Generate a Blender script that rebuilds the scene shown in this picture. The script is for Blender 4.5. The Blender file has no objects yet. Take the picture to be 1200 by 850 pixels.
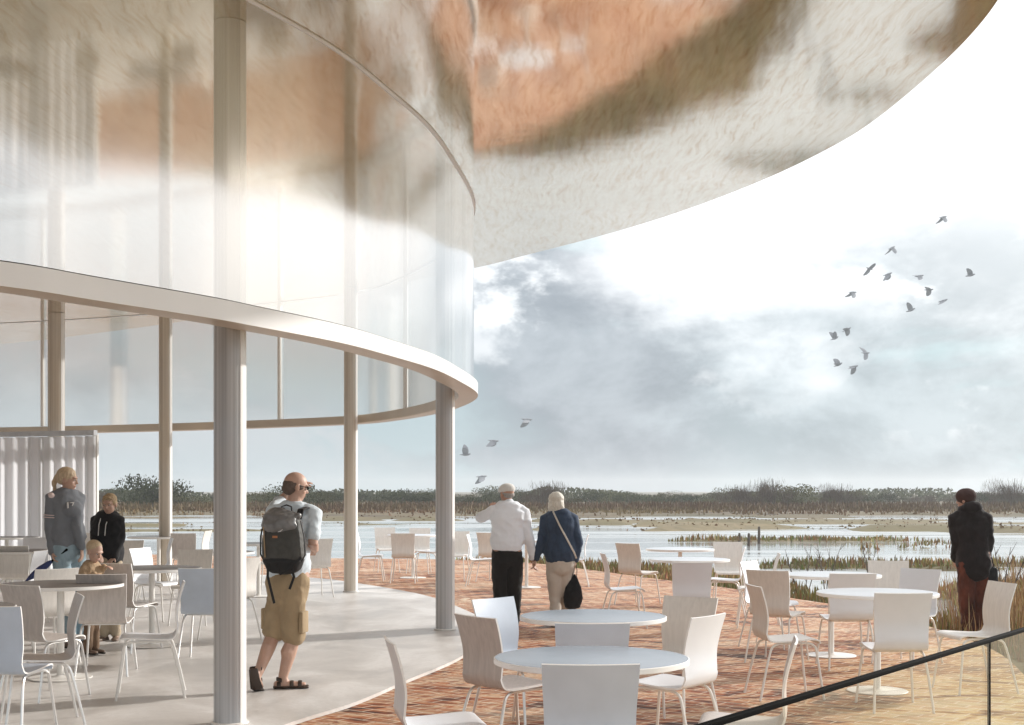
import bpy, bmesh, math, random
import numpy as np
from mathutils import Vector, Matrix, noise
random.seed(7); np.random.seed(7)
R = math.radians
SC = bpy.context.scene
COL = SC.collection
F, EYE, HOR, CX = 1550.0, 1.6, 575.0, 600.0      # focal length (px of a 1200 wide frame), eye height, horizon row, centre column

def gp(px, k, z=0.0):
    """plan point seen in column px where one metre covers k pixels"""
    return Vector(((px - CX) / k, F / k, z))

# ------------------------------------------------------------------ materials
class NT:
    def __init__(s, tree): s.t = tree; s.n = tree.nodes; s.l = tree.links
    def add(s, typ, **kw):
        n = s.n.new(typ)
        for k, v in kw.items():
            if k.startswith('_'): setattr(n, k[1:], v)
        return n
    def link(s, a, b): s.l.new(a, b)
    def val(s, sock, v):
        if hasattr(v, 'is_linked') or isinstance(v, bpy.types.NodeSocket): s.l.new(v, sock)
        else: sock.default_value = v
    def math(s, op, a, b=0.0, clamp=False):
        n = s.n.new('ShaderNodeMath'); n.operation = op; n.use_clamp = clamp
        s.val(n.inputs[0], a); s.val(n.inputs[1], b); return n.outputs[0]
    def mix(s, f, a, b):
        n = s.n.new('ShaderNodeMix'); n.data_type = 'RGBA'
        s.val(n.inputs[0], f); s.val(n.inputs[6], c4(a)); s.val(n.inputs[7], c4(b)); return n.outputs[2]
    def noise(s, vec, scale, detail=4, rough=.5, dist=0.0, out=0):
        n = s.n.new('ShaderNodeTexNoise')
        if vec is not None: s.l.new(vec, n.inputs['Vector'])
        n.inputs['Scale'].default_value = scale; n.inputs['Detail'].default_value = detail
        n.inputs['Roughness'].default_value = rough; n.inputs['Distortion'].default_value = dist
        return n.outputs[out]
    def ramp(s, f, stops, interp='LINEAR'):
        n = s.n.new('ShaderNodeValToRGB'); n.color_ramp.interpolation = interp
        e = n.color_ramp.elements
        while len(e) < len(stops): e.new(0.5)
        for i, (p, c) in enumerate(stops):
            e[i].position = p; e[i].color = c4(c)
        s.val(n.inputs[0], f); return n.outputs[0]
    def mapr(s, f, a, b, c=0.0, d=1.0):
        n = s.n.new('ShaderNodeMapRange'); n.interpolation_type = 'SMOOTHSTEP'
        s.val(n.inputs[0], f)
        for i, v in enumerate((a, b, c, d)): n.inputs[i + 1].default_value = v
        return n.outputs[0]
    def mapping(s, vec, scale=(1, 1, 1), rot=(0, 0, 0), loc=(0, 0, 0)):
        n = s.n.new('ShaderNodeMapping'); s.l.new(vec, n.inputs[0])
        n.inputs['Scale'].default_value = scale; n.inputs['Rotation'].default_value = rot; n.inputs['Location'].default_value = loc
        return n.outputs[0]
    def bump(s, h, strength=.2, dist=.01):
        n = s.n.new('ShaderNodeBump'); n.inputs['Strength'].default_value = strength; n.inputs['Distance'].default_value = dist
        s.l.new(h, n.inputs['Height']); return n.outputs[0]

def c4(c):
    if isinstance(c, (tuple, list)): return (c[0], c[1], c[2], 1.0)
    if isinstance(c, (int, float)): return (c, c, c, 1.0)
    return c

def newmat(name):
    m = bpy.data.materials.new(name); m.use_nodes = True
    nt = NT(m.node_tree); b = m.node_tree.nodes['Principled BSDF']
    return m, nt, b

def simple(name, col, rough=.5, metal=0.0, var=.12, scale=6.0, bump=0.0, bscale=60.0, spec=.5, stretch=(1, 1, 1), sheen=0.0, sub=0.0, coord='Object'):
    m, nt, b = newmat(name)
    tc = nt.add('ShaderNodeTexCoord').outputs[coord]
    v = nt.mapping(tc, stretch)
    f = nt.noise(v, scale, 5, .6)
    lo = tuple(x * (1 - var) for x in col); hi = tuple(min(1, x * (1 + var)) for x in col)
    nt.link(nt.ramp(f, [(.3, lo), (.7, hi)]), b.inputs['Base Color'])
    b.inputs['Roughness'].default_value = rough; b.inputs['Metallic'].default_value = metal
    b.inputs['Specular IOR Level'].default_value = spec
    if sheen: b.inputs['Sheen Weight'].default_value = sheen
    if sub:
        b.inputs['Subsurface Weight'].default_value = sub; b.inputs['Subsurface Radius'].default_value = (.02, .008, .004); b.inputs['Subsurface Scale'].default_value = .5
    if bump: nt.link(nt.bump(nt.noise(v, bscale, 4, .6), bump, .01), b.inputs['Normal'])
    return m

M = {}
M['white'] = simple('white_laminate', (.76, .78, .82), .32, var=.05, scale=3)
M['cream'] = simple('pale_birch_veneer', (.74, .71, .67), .38, var=.07, scale=5, stretch=(9, 9, .8))
M['taupe'] = simple('taupe_veneer', (.56, .51, .48), .40, var=.13, scale=5, stretch=(9, 9, .8))
M['bluegrey'] = simple('blue_grey_laminate', (.52, .59, .69), .30, var=.07, scale=4)
M['chrome'] = simple('satin_steel', (.80, .80, .79), .28, metal=.75, var=.04)
M['legwhite'] = simple('white_powder_coat', (.82, .80, .76), .35, var=.03)
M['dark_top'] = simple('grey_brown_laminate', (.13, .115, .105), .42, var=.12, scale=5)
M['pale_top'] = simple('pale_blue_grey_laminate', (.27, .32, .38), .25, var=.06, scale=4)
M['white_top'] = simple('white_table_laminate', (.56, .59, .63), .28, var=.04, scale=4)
M['edge'] = simple('white_edge_band', (.86, .85, .83), .35, var=.02)
M['black_metal'] = simple('black_metal', (.002, .002, .002), .7, var=.1, spec=.04)

def column_mat(name, wa, wb, ca, cb):
    m, nt, b = newmat(name)
    tc = nt.add('ShaderNodeTexCoord').outputs['Object']
    f = nt.noise(nt.mapping(tc, (26, 26, .12)), 1.0, 3, .6)
    g = nt.noise(tc, 1.2, 2, .5)
    c = nt.mix(g, nt.ramp(f, [(.3, wa), (.7, wb)]), nt.ramp(f, [(.3, ca), (.7, cb)]))
    nt.link(c, b.inputs['Base Color']); b.inputs['Metallic'].default_value = .15; b.inputs['Roughness'].default_value = .42
    return m
M['column'] = column_mat('brushed_column_metal', (.36, .31, .26), (.62, .57, .52), (.32, .37, .43), (.56, .60, .66))
M['column_cream'] = column_mat('cream_column_paint', (.52, .42, .30), (.76, .66, .52), (.46, .42, .38), (.70, .67, .62))
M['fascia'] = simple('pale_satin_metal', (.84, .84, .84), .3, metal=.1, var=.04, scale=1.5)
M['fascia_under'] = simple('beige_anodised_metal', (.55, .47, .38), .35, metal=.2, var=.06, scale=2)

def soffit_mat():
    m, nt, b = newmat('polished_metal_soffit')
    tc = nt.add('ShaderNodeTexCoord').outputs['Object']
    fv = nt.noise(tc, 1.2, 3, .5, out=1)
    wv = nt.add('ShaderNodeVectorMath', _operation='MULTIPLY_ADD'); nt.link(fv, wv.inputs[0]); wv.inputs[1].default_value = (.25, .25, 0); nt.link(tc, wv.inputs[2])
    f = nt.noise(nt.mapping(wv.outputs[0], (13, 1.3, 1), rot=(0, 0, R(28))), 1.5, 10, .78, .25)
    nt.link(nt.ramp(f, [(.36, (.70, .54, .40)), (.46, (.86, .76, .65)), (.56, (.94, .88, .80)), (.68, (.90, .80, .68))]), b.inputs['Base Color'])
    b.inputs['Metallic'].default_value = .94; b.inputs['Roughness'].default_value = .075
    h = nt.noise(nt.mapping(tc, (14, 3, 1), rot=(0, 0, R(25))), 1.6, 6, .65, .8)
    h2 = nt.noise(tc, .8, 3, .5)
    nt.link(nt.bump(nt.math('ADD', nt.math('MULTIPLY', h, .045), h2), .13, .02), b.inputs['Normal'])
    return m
M['soffit'] = soffit_mat()

def glass_mat(name, refl, tint=(.96, .97, .97), rough=.015, pw=2.2):
    m, nt, b = newmat(name)
    nt.n.remove(b); out = nt.n['Material Output']
    tr = nt.add('ShaderNodeBsdfTransparent'); tr.inputs[0].default_value = c4(tint)
    gl = nt.add('ShaderNodeBsdfGlossy'); gl.inputs['Roughness'].default_value = rough; gl.inputs['Color'].default_value = (1, 1, 1, 1)
    fr = nt.add('ShaderNodeLayerWeight'); fr.inputs[0].default_value = .5
    k = nt.math('POWER', fr.outputs['Facing'], pw)
    k = nt.math('ADD', nt.math('MULTIPLY', k, 1 - refl), refl, clamp=True)
    mx = nt.add('ShaderNodeMixShader'); nt.link(k, mx.inputs[0]); nt.link(tr.outputs[0], mx.inputs[1]); nt.link(gl.outputs[0], mx.inputs[2])
    nt.link(mx.outputs[0], out.inputs[0])
    return m
M['glass'] = glass_mat('coated_facade_glass', .46, rough=.14)
M['guard_glass'] = glass_mat('guard_glass', .03, (1.0, .99, .95), pw=5)

def terrace_mat():
    m, nt, b = newmat('streaked_terracotta_paving')
    geo = nt.add('ShaderNodeNewGeometry').outputs['Position']
    w = nt.noise(geo, 1.1, 3, .5, out=1)
    warp = nt.add('ShaderNodeVectorMath', _operation='MULTIPLY_ADD')
    nt.link(w, warp.inputs[0]); warp.inputs[1].default_value = (.5, .5, 0); nt.link(geo, warp.inputs[2])
    v = warp.outputs[0]
    streak = nt.noise(nt.mapping(v, (1.0, 1.9, 1), rot=(0, 0, R(14))), 1.35, 8, .66, 1.2)
    cols = nt.ramp(streak, [(.35, (.05, .02, .012)), (.41, (.13, .042, .02)), (.455, (.34, .105, .040)), (.49, (.46, .185, .078)), (.525, (.64, .46, .30)), (.555, (.21, .06, .026)), (.60, (.50, .21, .095)), (.65, (.76, .64, .48)), (.72, (.20, .065, .03))])
    yel = nt.ramp(streak, [(.34, (.20, .09, .03)), (.43, (.44, .24, .08)), (.50, (.64, .46, .20)), (.57, (.76, .66, .42)), (.63, (.50, .28, .11)), (.70, (.74, .62, .40))])
    sep = nt.add('ShaderNodeSeparateXYZ'); nt.link(geo, sep.inputs[0])
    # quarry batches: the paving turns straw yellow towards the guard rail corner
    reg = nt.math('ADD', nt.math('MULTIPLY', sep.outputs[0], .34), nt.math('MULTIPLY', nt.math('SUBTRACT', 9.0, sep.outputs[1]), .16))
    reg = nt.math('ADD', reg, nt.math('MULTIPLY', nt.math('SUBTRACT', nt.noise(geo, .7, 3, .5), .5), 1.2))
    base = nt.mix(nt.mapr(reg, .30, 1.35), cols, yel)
    # bleached patches
    pale = nt.mapr(nt.noise(nt.mapping(geo, (.35, .8, 1), rot=(0, 0, R(10))), 1.1, 4, .6), .5, .72)
    base = nt.mix(nt.math('MULTIPLY', pale, .35), base, (.74, .64, .48))
    br = nt.add('ShaderNodeTexBrick'); nt.link(nt.mapping(geo, (1, 1, 1), rot=(0, 0, R(38))), br.inputs['Vector'])
    br.inputs['Scale'].default_value = 2.0; br.inputs['Mortar Size'].default_value = .016; br.inputs['Mortar Smooth'].default_value = .4
    br.inputs['Color1'].default_value = (1, 1, 1, 1); br.inputs['Color2'].default_value = (.74, .72, .70, 1); br.inputs['Mortar'].default_value = (1, 1, 1, 1)
    mul = nt.add('ShaderNodeMix', _data_type='RGBA', _blend_type='MULTIPLY'); mul.inputs[0].default_value = .7
    nt.link(base, mul.inputs[6]); nt.link(br.outputs['Color'], mul.inputs[7])
    fin = nt.mix(nt.math('MULTIPLY', br.outputs['Fac'], .8), mul.outputs[2], (.70, .60, .48))
    nt.link(fin, b.inputs['Base Color'])
    b.inputs['Roughness'].default_value = .7; b.inputs['Specular IOR Level'].default_value = .25
    h = nt.math('SUBTRACT', nt.math('MULTIPLY', streak, .6), nt.math('MULTIPLY', br.outputs['Fac'], .5))
    nt.link(nt.bump(h, .35, .01), b.inputs['Normal'])
    return m
M['terrace'] = terrace_mat()

def slab_mat():
    m, nt, b = newmat('polished_screed_floor')
    geo = nt.add('ShaderNodeNewGeometry').outputs['Position']
    f = nt.noise(nt.mapping(geo, (1, .6, 1)), 1.3, 5, .6, .6)
    g = nt.noise(geo, 22, 4, .6)
    c = nt.ramp(f, [(.36, (.48, .45, .42)), (.5, (.62, .59, .56)), (.62, (.74, .72, .70))])
    c = nt.mix(nt.math('MULTIPLY', nt.mapr(g, .45, .7), .18), c, (.40, .37, .34))
    nt.link(c, b.inputs['Base Color'])
    nt.link(nt.mapr(f, .3, .7, .34, .52), b.inputs['Roughness'])
    return m
M['slab'] = slab_mat()

def ground_mat():
    m, nt, b = newmat('marsh_ground')
    geo = nt.add('ShaderNodeNewGeometry').outputs['Position']
    v = nt.mapping(geo, (.5, 1, 1))
    f = nt.noise(v, .12, 6, .62, .4); g = nt.noise(geo, 1.4, 5, .65)
    c = nt.ramp(f, [(.32, (.12, .085, .045)), (.45, (.14, .12, .05)), (.55, (.20, .155, .08)), (.68, (.26, .20, .12))])
    c = nt.mix(nt.mapr(g, .35, .7), c, (.15, .12, .06))
    sep = nt.add('ShaderNodeSeparateXYZ'); nt.link(geo, sep.inputs[0])
    far = nt.mapr(nt.math('ADD', sep.outputs[1], nt.math('MULTIPLY', f, 60)), 105, 125)
    straw = nt.ramp(f, [(.35, (.07, .05, .032)), (.5, (.15, .115, .065)), (.65, (.09, .08, .045))])
    nt.link(nt.mix(far, c, straw), b.inputs['Base Color'])
    b.inputs['Roughness'].default_value = .9
    nt.link(nt.bump(g, .6, .08), b.inputs['Normal'])
    return m
M['ground'] = ground_mat()

def water_mat():
    m, nt, b = newmat('calm_water')
    geo = nt.add('ShaderNodeNewGeometry').outputs['Position']
    b.inputs['Base Color'].default_value = (.40, .42, .42, 1)
    b.inputs['Specular IOR Level'].default_value = .8
    b.inputs['IOR'].default_value = 1.5
    w = nt.noise(nt.mapping(geo, (.03, .25, 1)), 1.0, 4, .6, .5)
    nt.link(nt.mapr(w, .42, .6, .05, .3), b.inputs['Roughness'])
    h = nt.noise(nt.mapping(geo, (.5, 1.6, 1)), 1.5, 5, .6)
    nt.link(nt.bump(h, .12, .05), b.inputs['Normal'])
    return m
M['water'] = water_mat()

def blade_mat(name):
    m, nt, b = newmat(name)
    a = nt.add('ShaderNodeAttribute', _attribute_name='tone')
    nt.link(a.outputs['Color'], b.inputs['Base Color'])
    b.inputs['Roughness'].default_value = .7; b.inputs['Specular IOR Level'].default_value = .2
    return m
M['blades'] = blade_mat('grass_blades')

# ------------------------------------------------------------------ mesh helpers
def tag(o, label=None, cat=None, group=None, kind=None):
    if label: o['label'] = label
    if cat: o['category'] = cat
    if group: o['group'] = group
    if kind: o['kind'] = kind
    return o

def empty(name, loc=(0, 0, 0), rz=0.0):
    o = bpy.data.objects.new(name, None); COL.objects.link(o)
    o.location = loc; o.rotation_euler = (0, 0, rz); o.empty_display_size = .1
    return o

def finish(me, angle=40):
    bm = bmesh.new(); bm.from_mesh(me)
    for f in bm.faces: f.smooth = True
    lim = R(angle)
    for e in bm.edges:
        e.smooth = not (len(e.link_faces) == 2 and e.calc_face_angle(0) > lim)
    bm.to_mesh(me); bm.free()

def obj(name, bm, mat, parent=None, smooth=True, angle=40):
    me = bpy.data.meshes.new(name)
    if isinstance(bm, bmesh.types.BMesh):
        bmesh.ops.recalc_face_normals(bm, faces=bm.faces[:])
        bm.to_mesh(me); bm.free()
    if smooth: finish(me, angle)
    for m in (mat if isinstance(mat, (list, tuple)) else [mat]): me.materials.append(m)
    o = bpy.data.objects.new(name, me); COL.objects.link(o)
    if parent: o.parent = parent
    return o

def box(bm, c, s, rz=0.0, bev=0.0):
    r = bmesh.ops.create_cube(bm, size=1.0)
    vs = r['verts']
    bmesh.ops.scale(bm, verts=vs, vec=s)
    if bev:
        es = list({e for v in vs for e in v.link_edges})
        rr = bmesh.ops.bevel(bm, geom=es, offset=bev, segments=2, affect='EDGES', profile=.5)
        vs = list({v for f in rr['faces'] for v in f.verts} | {v for v in vs if v.is_valid})
    if rz: bmesh.ops.rotate(bm, verts=vs, cent=(0, 0, 0), matrix=Matrix.Rotation(rz, 3, 'Z'))
    bmesh.ops.translate(bm, verts=vs, vec=c)
    return vs

def lathe(bm, prof, c=(0, 0, 0), seg=32):
    rings = []
    for r, z in prof:
        if r <= 1e-6: rings.append([bm.verts.new((c[0], c[1], c[2] + z))])
        else: rings.append([bm.verts.new((c[0] + r * math.cos(2 * math.pi * i / seg), c[1] + r * math.sin(2 * math.pi * i / seg), c[2] + z)) for i in range(seg)])
    for a, b in zip(rings, rings[1:]):
        for i in range(seg):
            j = (i + 1) % seg
            if len(a) == 1 and len(b) == 1: continue
            if len(a) == 1: bm.faces.new((a[0], b[i], b[j]))
            elif len(b) == 1: bm.faces.new((a[i], a[j], b[0]))
            else: bm.faces.new((a[i], a[j], b[j], b[i]))

def tube(bm, pts, rad, side=None, seg=10, cap=True, power=2.0):
    """loft through pts; rad = list of r or (across side, other); rounded closed ends"""
    pts = [Vector(p) for p in pts]
    n = len(pts)
    if not isinstance(rad, (list, tuple)): rad = [rad] * n
    rad = [r if isinstance(r, (tuple, list)) else (r, r) for r in rad]
    tang = []
    for i in range(n):
        t = (pts[min(i + 1, n - 1)] - pts[max(i - 1, 0)])
        tang.append(t.normalized() if t.length > 1e-9 else Vector((0, 0, 1)))
    P, A, T = [], [], []
    if cap:
        for q in (1.0, .75, .4):
            P.append(pts[0] - tang[0] * min(rad[0]) * q * .9); A.append(tuple(r * math.sqrt(max(0.0, 1 - q * q)) for r in rad[0])); T.append(tang[0])
    for i in range(n): P.append(pts[i]); A.append(rad[i]); T.append(tang[i])
    if cap:
        for q in (.4, .75, 1.0):
            P.append(pts[-1] + tang[-1] * min(rad[-1]) * q * .9); A.append(tuple(r * math.sqrt(max(0.0, 1 - q * q)) for r in rad[-1])); T.append(tang[-1])
    s = Vector(side) if side is not None else (Vector((1, 0, 0)) if abs(tang[0].x) < .8 else Vector((0, 1, 0)))
    rings = []
    for p, a, t in zip(P, A, T):
        s2 = s - t * s.dot(t)
        if s2.length < 1e-4: s2 = t.orthogonal()
        s2.normalize(); u = t.cross(s2).normalized()
        if side is None: s = s2
        if max(a) < 1e-6: rings.append([bm.verts.new(p)]); continue
        ring = []
        for j in range(seg):
            an = 2 * math.pi * j / seg
            ca, sa = math.cos(an), math.sin(an)
            e = 2.0 / power
            ca = math.copysign(abs(ca) ** e, ca); sa = math.copysign(abs(sa) ** e, sa)
            ring.append(bm.verts.new(p + s2 * a[0] * ca + u * a[1] * sa))
        rings.append(ring)
    for a, b in zip(rings, rings[1:]):
        for i in range(seg):
            j = (i + 1) % seg
            if len(a) == 1 and len(b) == 1: continue
            if len(a) == 1: bm.faces.new((a[0], b[i], b[j]))
            elif len(b) == 1: bm.faces.new((a[i], a[j], b[0]))
            else: bm.faces.new((a[i], a[j], b[j], b[i]))
    if not cap:
        if len(rings[0]) > 2: bm.faces.new(rings[0][::-1])
        if len(rings[-1]) > 2: bm.faces.new(rings[-1])

def ellip(bm, c, r, rot=None, seg=16, rings=10):
    m = Matrix.Translation(c) @ (rot.to_4x4() if rot is not None else Matrix.Identity(4)) @ Matrix.Diagonal((r[0], r[1], r[2], 1))
    bmesh.ops.create_uvsphere(bm, u_segments=seg, v_segments=rings, radius=1.0, matrix=m)

def catmull(pts, n=8, closed=False):
    pts = [Vector(p) for p in pts]; out = []
    m = len(pts)
    for i in range(m if closed else m - 1):
        if closed: p0, p1, p2, p3 = pts[(i - 1) % m], pts[i], pts[(i + 1) % m], pts[(i + 2) % m]
        else: p0, p1, p2, p3 = pts[max(i - 1, 0)], pts[i], pts[i + 1], pts[min(i + 2, m - 1)]
        for j in range(n):
            t = j / n
            out.append(.5 * ((2 * p1) + (-p0 + p2) * t + (2 * p0 - 5 * p1 + 4 * p2 - p3) * t * t + (-p0 + 3 * p1 - 3 * p2 + p3) * t ** 3))
    if not closed: out.append(pts[-1])
    return out

def slab_prism(bm, loop, z0, z1):
    a = [bm.verts.new((p[0], p[1], z0)) for p in loop]; b = [bm.verts.new((p[0], p[1], z1)) for p in loop]
    n = len(loop)
    for i in range(n):
        j = (i + 1) % n; bm.faces.new((a[i], a[j], b[j], b[i]))
    bm.faces.new(b); bm.faces.new(a[::-1])
    bmesh.ops.triangulate(bm, faces=[f for f in bm.faces if len(f.verts) > 4])

def inset_path(path, d, closed=False):
    """offset a plan path to its left by d"""
    out = []; n = len(path)
    for i in range(n):
        a = path[(i - 1) % n] if closed else path[max(i - 1, 0)]
        b = path[(i + 1) % n] if closed else path[min(i + 1, n - 1)]
        t = Vector((b[0] - a[0], b[1] - a[1], 0)).normalized()
        out.append(Vector((path[i][0] - t.y * d, path[i][1] + t.x * d, 0)))
    return out

# ------------------------------------------------------------------ camera, world, sun
cam = bpy.data.cameras.new('camera'); co = bpy.data.objects.new('camera', cam); COL.objects.link(co)
co.location = (0, 0, EYE); co.rotation_euler = (R(90), 0, 0)
cam.sensor_width = 36; cam.lens = F / 1200 * 36; cam.shift_y = (HOR - 425) / 1200; cam.clip_end = 9000; cam.clip_start = .05
SC.camera = co
SUN_AZ, SUN_EL = R(59), R(21)        # azimuth measured from +Y towards +X
sd = Vector((math.sin(SUN_AZ) * math.cos(SUN_EL), math.cos(SUN_AZ) * math.cos(SUN_EL), math.sin(SUN_EL)))
sl = bpy.data.lights.new('sun', 'SUN'); sl.energy = 3.4; sl.angle = R(2.0); sl.color = (1, .96, .90)
so = bpy.data.objects.new('sun', sl); COL.objects.link(so); so.rotation_euler = sd.to_track_quat('Z', 'Y').to_euler()

def world():
    w = bpy.data.worlds.new('World'); SC.world = w; w.use_nodes = True
    nt = NT(w.node_tree); bg = nt.n['Background']; bg.inputs[1].default_value = .1
    sky = nt.add('ShaderNodeTexSky'); sky.sky_type = 'NISHITA'; sky.sun_disc = False
    sky.sun_elevation = SUN_EL; sky.sun_rotation = SUN_AZ; sky.air_density = 1.2; sky.dust_density = 2.5
    d = nt.add('ShaderNodeTexCoord').outputs['Generated']
    sep = nt.add('ShaderNodeSeparateXYZ'); nt.link(d, sep.inputs[0]); z = sep.outputs[2]
    def dot(v):
        n = nt.add('ShaderNodeVectorMath', _operation='DOT_PRODUCT'); nt.link(d, n.inputs[0]); n.inputs[1].default_value = Vector(v).normalized(); return n.outputs['Value']
    def img(px, py): return ((px - CX) / F, 1.0, (HOR - py) / F)
    v = nt.mapping(d, (1, 1, 2.6))
    big = nt.noise(v, 3.1, 7, .55, .25); fine = nt.noise(nt.mapping(d, (1, 1, 1.7), loc=(3, 1, 2)), 7.0, 9, .62, .15)
    # overall brightness: pale at the horizon, grey bank, bright higher up
    base = nt.ramp(z, [(0.0, (4.5, 5.6, 6.0)), (.035, (4.1, 5.1, 5.5)), (.10, (3.9, 4.8, 5.2)), (.17, (5.4, 6.1, 6.6)), (.27, (8.2, 8.7, 9.0)), (.5, (9.3, 9.5, 9.7))])
    dark = nt.mix(nt.mapr(fine, .38, .62), (2.9, 3.2, 3.6), (5.0, 5.4, 5.7))
    bankm = nt.math('SUBTRACT', 1.0, nt.mapr(z, .15, .26))
    shade = nt.math('MULTIPLY', nt.mapr(nt.math('ADD', nt.math('MULTIPLY', big, .5), nt.math('MULTIPLY', fine, .5)), .45, .53), bankm)
    shade = nt.math('MULTIPLY', shade, nt.mapr(z, .0, .05, .35, 1.0))
    # the heavy slate bank over the water
    bl = nt.math('ADD', dot(img(710, 375)), nt.math('MULTIPLY', nt.math('SUBTRACT', fine, .5), .03))
    blob = nt.mapr(nt.math('ADD', bl, nt.math('MULTIPLY', nt.math('SUBTRACT', big, .5), .02)), .984, .9965)
    bl2 = nt.mapr(nt.math('ADD', dot(img(1060, 440)), nt.math('MULTIPLY', nt.math('SUBTRACT', fine, .5), .03)), .980, .996)
    c = nt.mix(shade, base, dark)
    c = nt.mix(nt.math('MULTIPLY', blob, 1.0), c, nt.mix(nt.mapr(fine, .36, .64), (2.5, 2.9, 3.4), (4.3, 4.8, 5.3)))
    c = nt.mix(nt.math('MULTIPLY', bl2, .9), c, nt.mix(nt.mapr(fine, .36, .64), (2.9, 3.5, 3.95), (5.2, 6.0, 6.5)))
    # white cumulus tops
    puff = nt.mapr(nt.noise(nt.mapping(d, (1, 1, 1.6), loc=(5.1, 2.9, .9)), 6.5, 9, .58, .1), .51, .58)
    puff = nt.math('MULTIPLY', puff, nt.math('MULTIPLY', nt.mapr(z, .025, .06), nt.mapr(nt.noise(nt.mapping(d, (1, 1, 3), loc=(1, 6, 3)), 3.0, 3, .5), .42, .56)))
    c = nt.mix(nt.math('MULTIPLY', puff, .85), c, (8.8, 9.1, 9.4))
    # thin teal breaks
    teal = nt.mapr(nt.noise(v, 4.3, 5, .6, .2), .60, .72)
    c = nt.mix(nt.math('MULTIPLY', teal, .5), c, (4.9, 7.0, 7.4))
    # glare round the veiled sun and high cloud above the terrace
    g1 = nt.mapr(nt.math('ADD', dot(img(990, -10)), nt.math('MULTIPLY', nt.math('ADD', nt.math('SUBTRACT', big, .5), nt.math('MULTIPLY', nt.math('SUBTRACT', fine, .5), .6)), .09)), .962, 1.002)
    g2 = nt.math('POWER', nt.math('MAXIMUM', dot(sd), 0.0), 4.5)
    c = nt.mix(g1, c, (10.8, 11.0, 11.3))
    c = nt.mix(nt.math('MULTIPLY', g2, nt.mapr(z, .04, .2)), c, (11.8, 11.8, 11.8))
    nt.link(nt.mix(.94, sky.outputs[0], c), bg.inputs[0])
world()

# ------------------------------------------------------------------ ground, terrace, water
TERR_K = [(-300, 46), (0, 46), (200, 47), (380, 49.5), (520, 50.5), (620, 53), (690, 58), (773, 65), (860, 72), (930, 79), (1010, 87), (1094, 100.5), (1163, 116.5), (1200, 135), (1235, 165), (1270, 230)]
terr_far = [gp(x, k) for x, k in TERR_K]
terr_curve = catmull(terr_far, 5)
terr_loop = [Vector((-60, terr_far[0].y, 0))] + terr_curve + [Vector((4.2, 3, 0)), Vector((4.6, -8, 0)), Vector((-60, -8, 0))]
bm = bmesh.new(); slab_prism(bm, terr_loop, -.5, 0.0)
tag(obj('terrace', bm, M['terrace'], smooth=False), kind='structure')

def terr_edge_d(X):
    """far edge distance of the terrace at plan X"""
    for a, b in zip(terr_curve, terr_curve[1:]):
        if (a.x - X) * (b.x - X) <= 0 and abs(a.x - b.x) > 1e-6: return a.y + (b.y - a.y) * (X - a.x) / (b.x - a.x)
    return terr_curve[0].y if X < terr_curve[0].x else 0.0

WATER_Z = -.34
def sst(a, b, x):
    t = min(1, max(0, (x - a) / (b - a))); return t * t * (3 - 2 * t)
def land_h(X, d):
    n = noise.fractal(Vector((X * .06, d * .10, 3.1)), 1.0, 2.0, 4)
    n2 = noise.fractal(Vector((X * .5, d * .5, 1.7)), 1.0, 2.0, 3)
    te = terr_edge_d(X)
    # near meadow on the right of the terrace
    shore = te + 2.2 + sst(-1, 3.5, X) * 6 + sst(3.5, 9, X) * 16 + sst(9, 14, X) * 10
    near = 1 - sst(shore - 2 + n * 2.5, shore + 2 + n * 2.5, d)
    if X > 3.0 and d < 17: near = 1
    far = sst(90, 106, d + n * 12)
    if d > 60: isl = sst(.26, .5, n + .1 * n2)
    else: isl = sst(.34, .5, n + .1 * n2) * sst(4, 10, X)
    bar = sst(.25, .42, noise.noise(Vector((X * .03 + 4, d * .24, 8.2))) + .10 * n2) * sst(te + 4, te + 8, d) * .66
    h = max(near, far, isl, bar)
    pud = (0 if d < 17 else 1) * sst(.22, .38, noise.fractal(Vector((X * .12 + 9, d * .22, 7.7)), 1.0, 2.0, 3)) * sst(te + 6, te + 10, d)
    h = h * (1 - .9 * pud * (1 - far))
    return WATER_Z - .22 + h * .47 + n2 * .035 * h
rows = [3 * (1.033 ** i) for i in range(150)] + [450, 600, 800, 1100, 1500]
cols_ = [(-1 + 2 * i / 130) for i in range(131)]
bm = bmesh.new(); grid = []
for d in [-60, -30] + rows:
    r = []
    for u in cols_:
        half = 70 + max(d, 0) * .8
        X = math.copysign(abs(u) ** 1.2, u) * half
        z = land_h(X, d) if d > 0 else -.55
        te = terr_edge_d(X)
        if X < 4.4 and d < te + .2: z = min(z, -.2)
        r.append(bm.verts.new((X, d, z)))
    grid.append(r)
for a, b in zip(grid, grid[1:]):
    for i in range(len(cols_) - 1): bm.faces.new((a[i], a[i + 1], b[i + 1], b[i]))
tag(obj('ground', bm, M['ground']), kind='structure')
bm = bmesh.new()
vs = [bm.verts.new(p) for p in ((-70, -60, WATER_Z), (70, -60, WATER_Z), (400, 400, WATER_Z), (-400, 400, WATER_Z))]; bm.faces.new(vs)
tag(obj('water', bm, M['water'], smooth=False), kind='structure')

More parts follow.
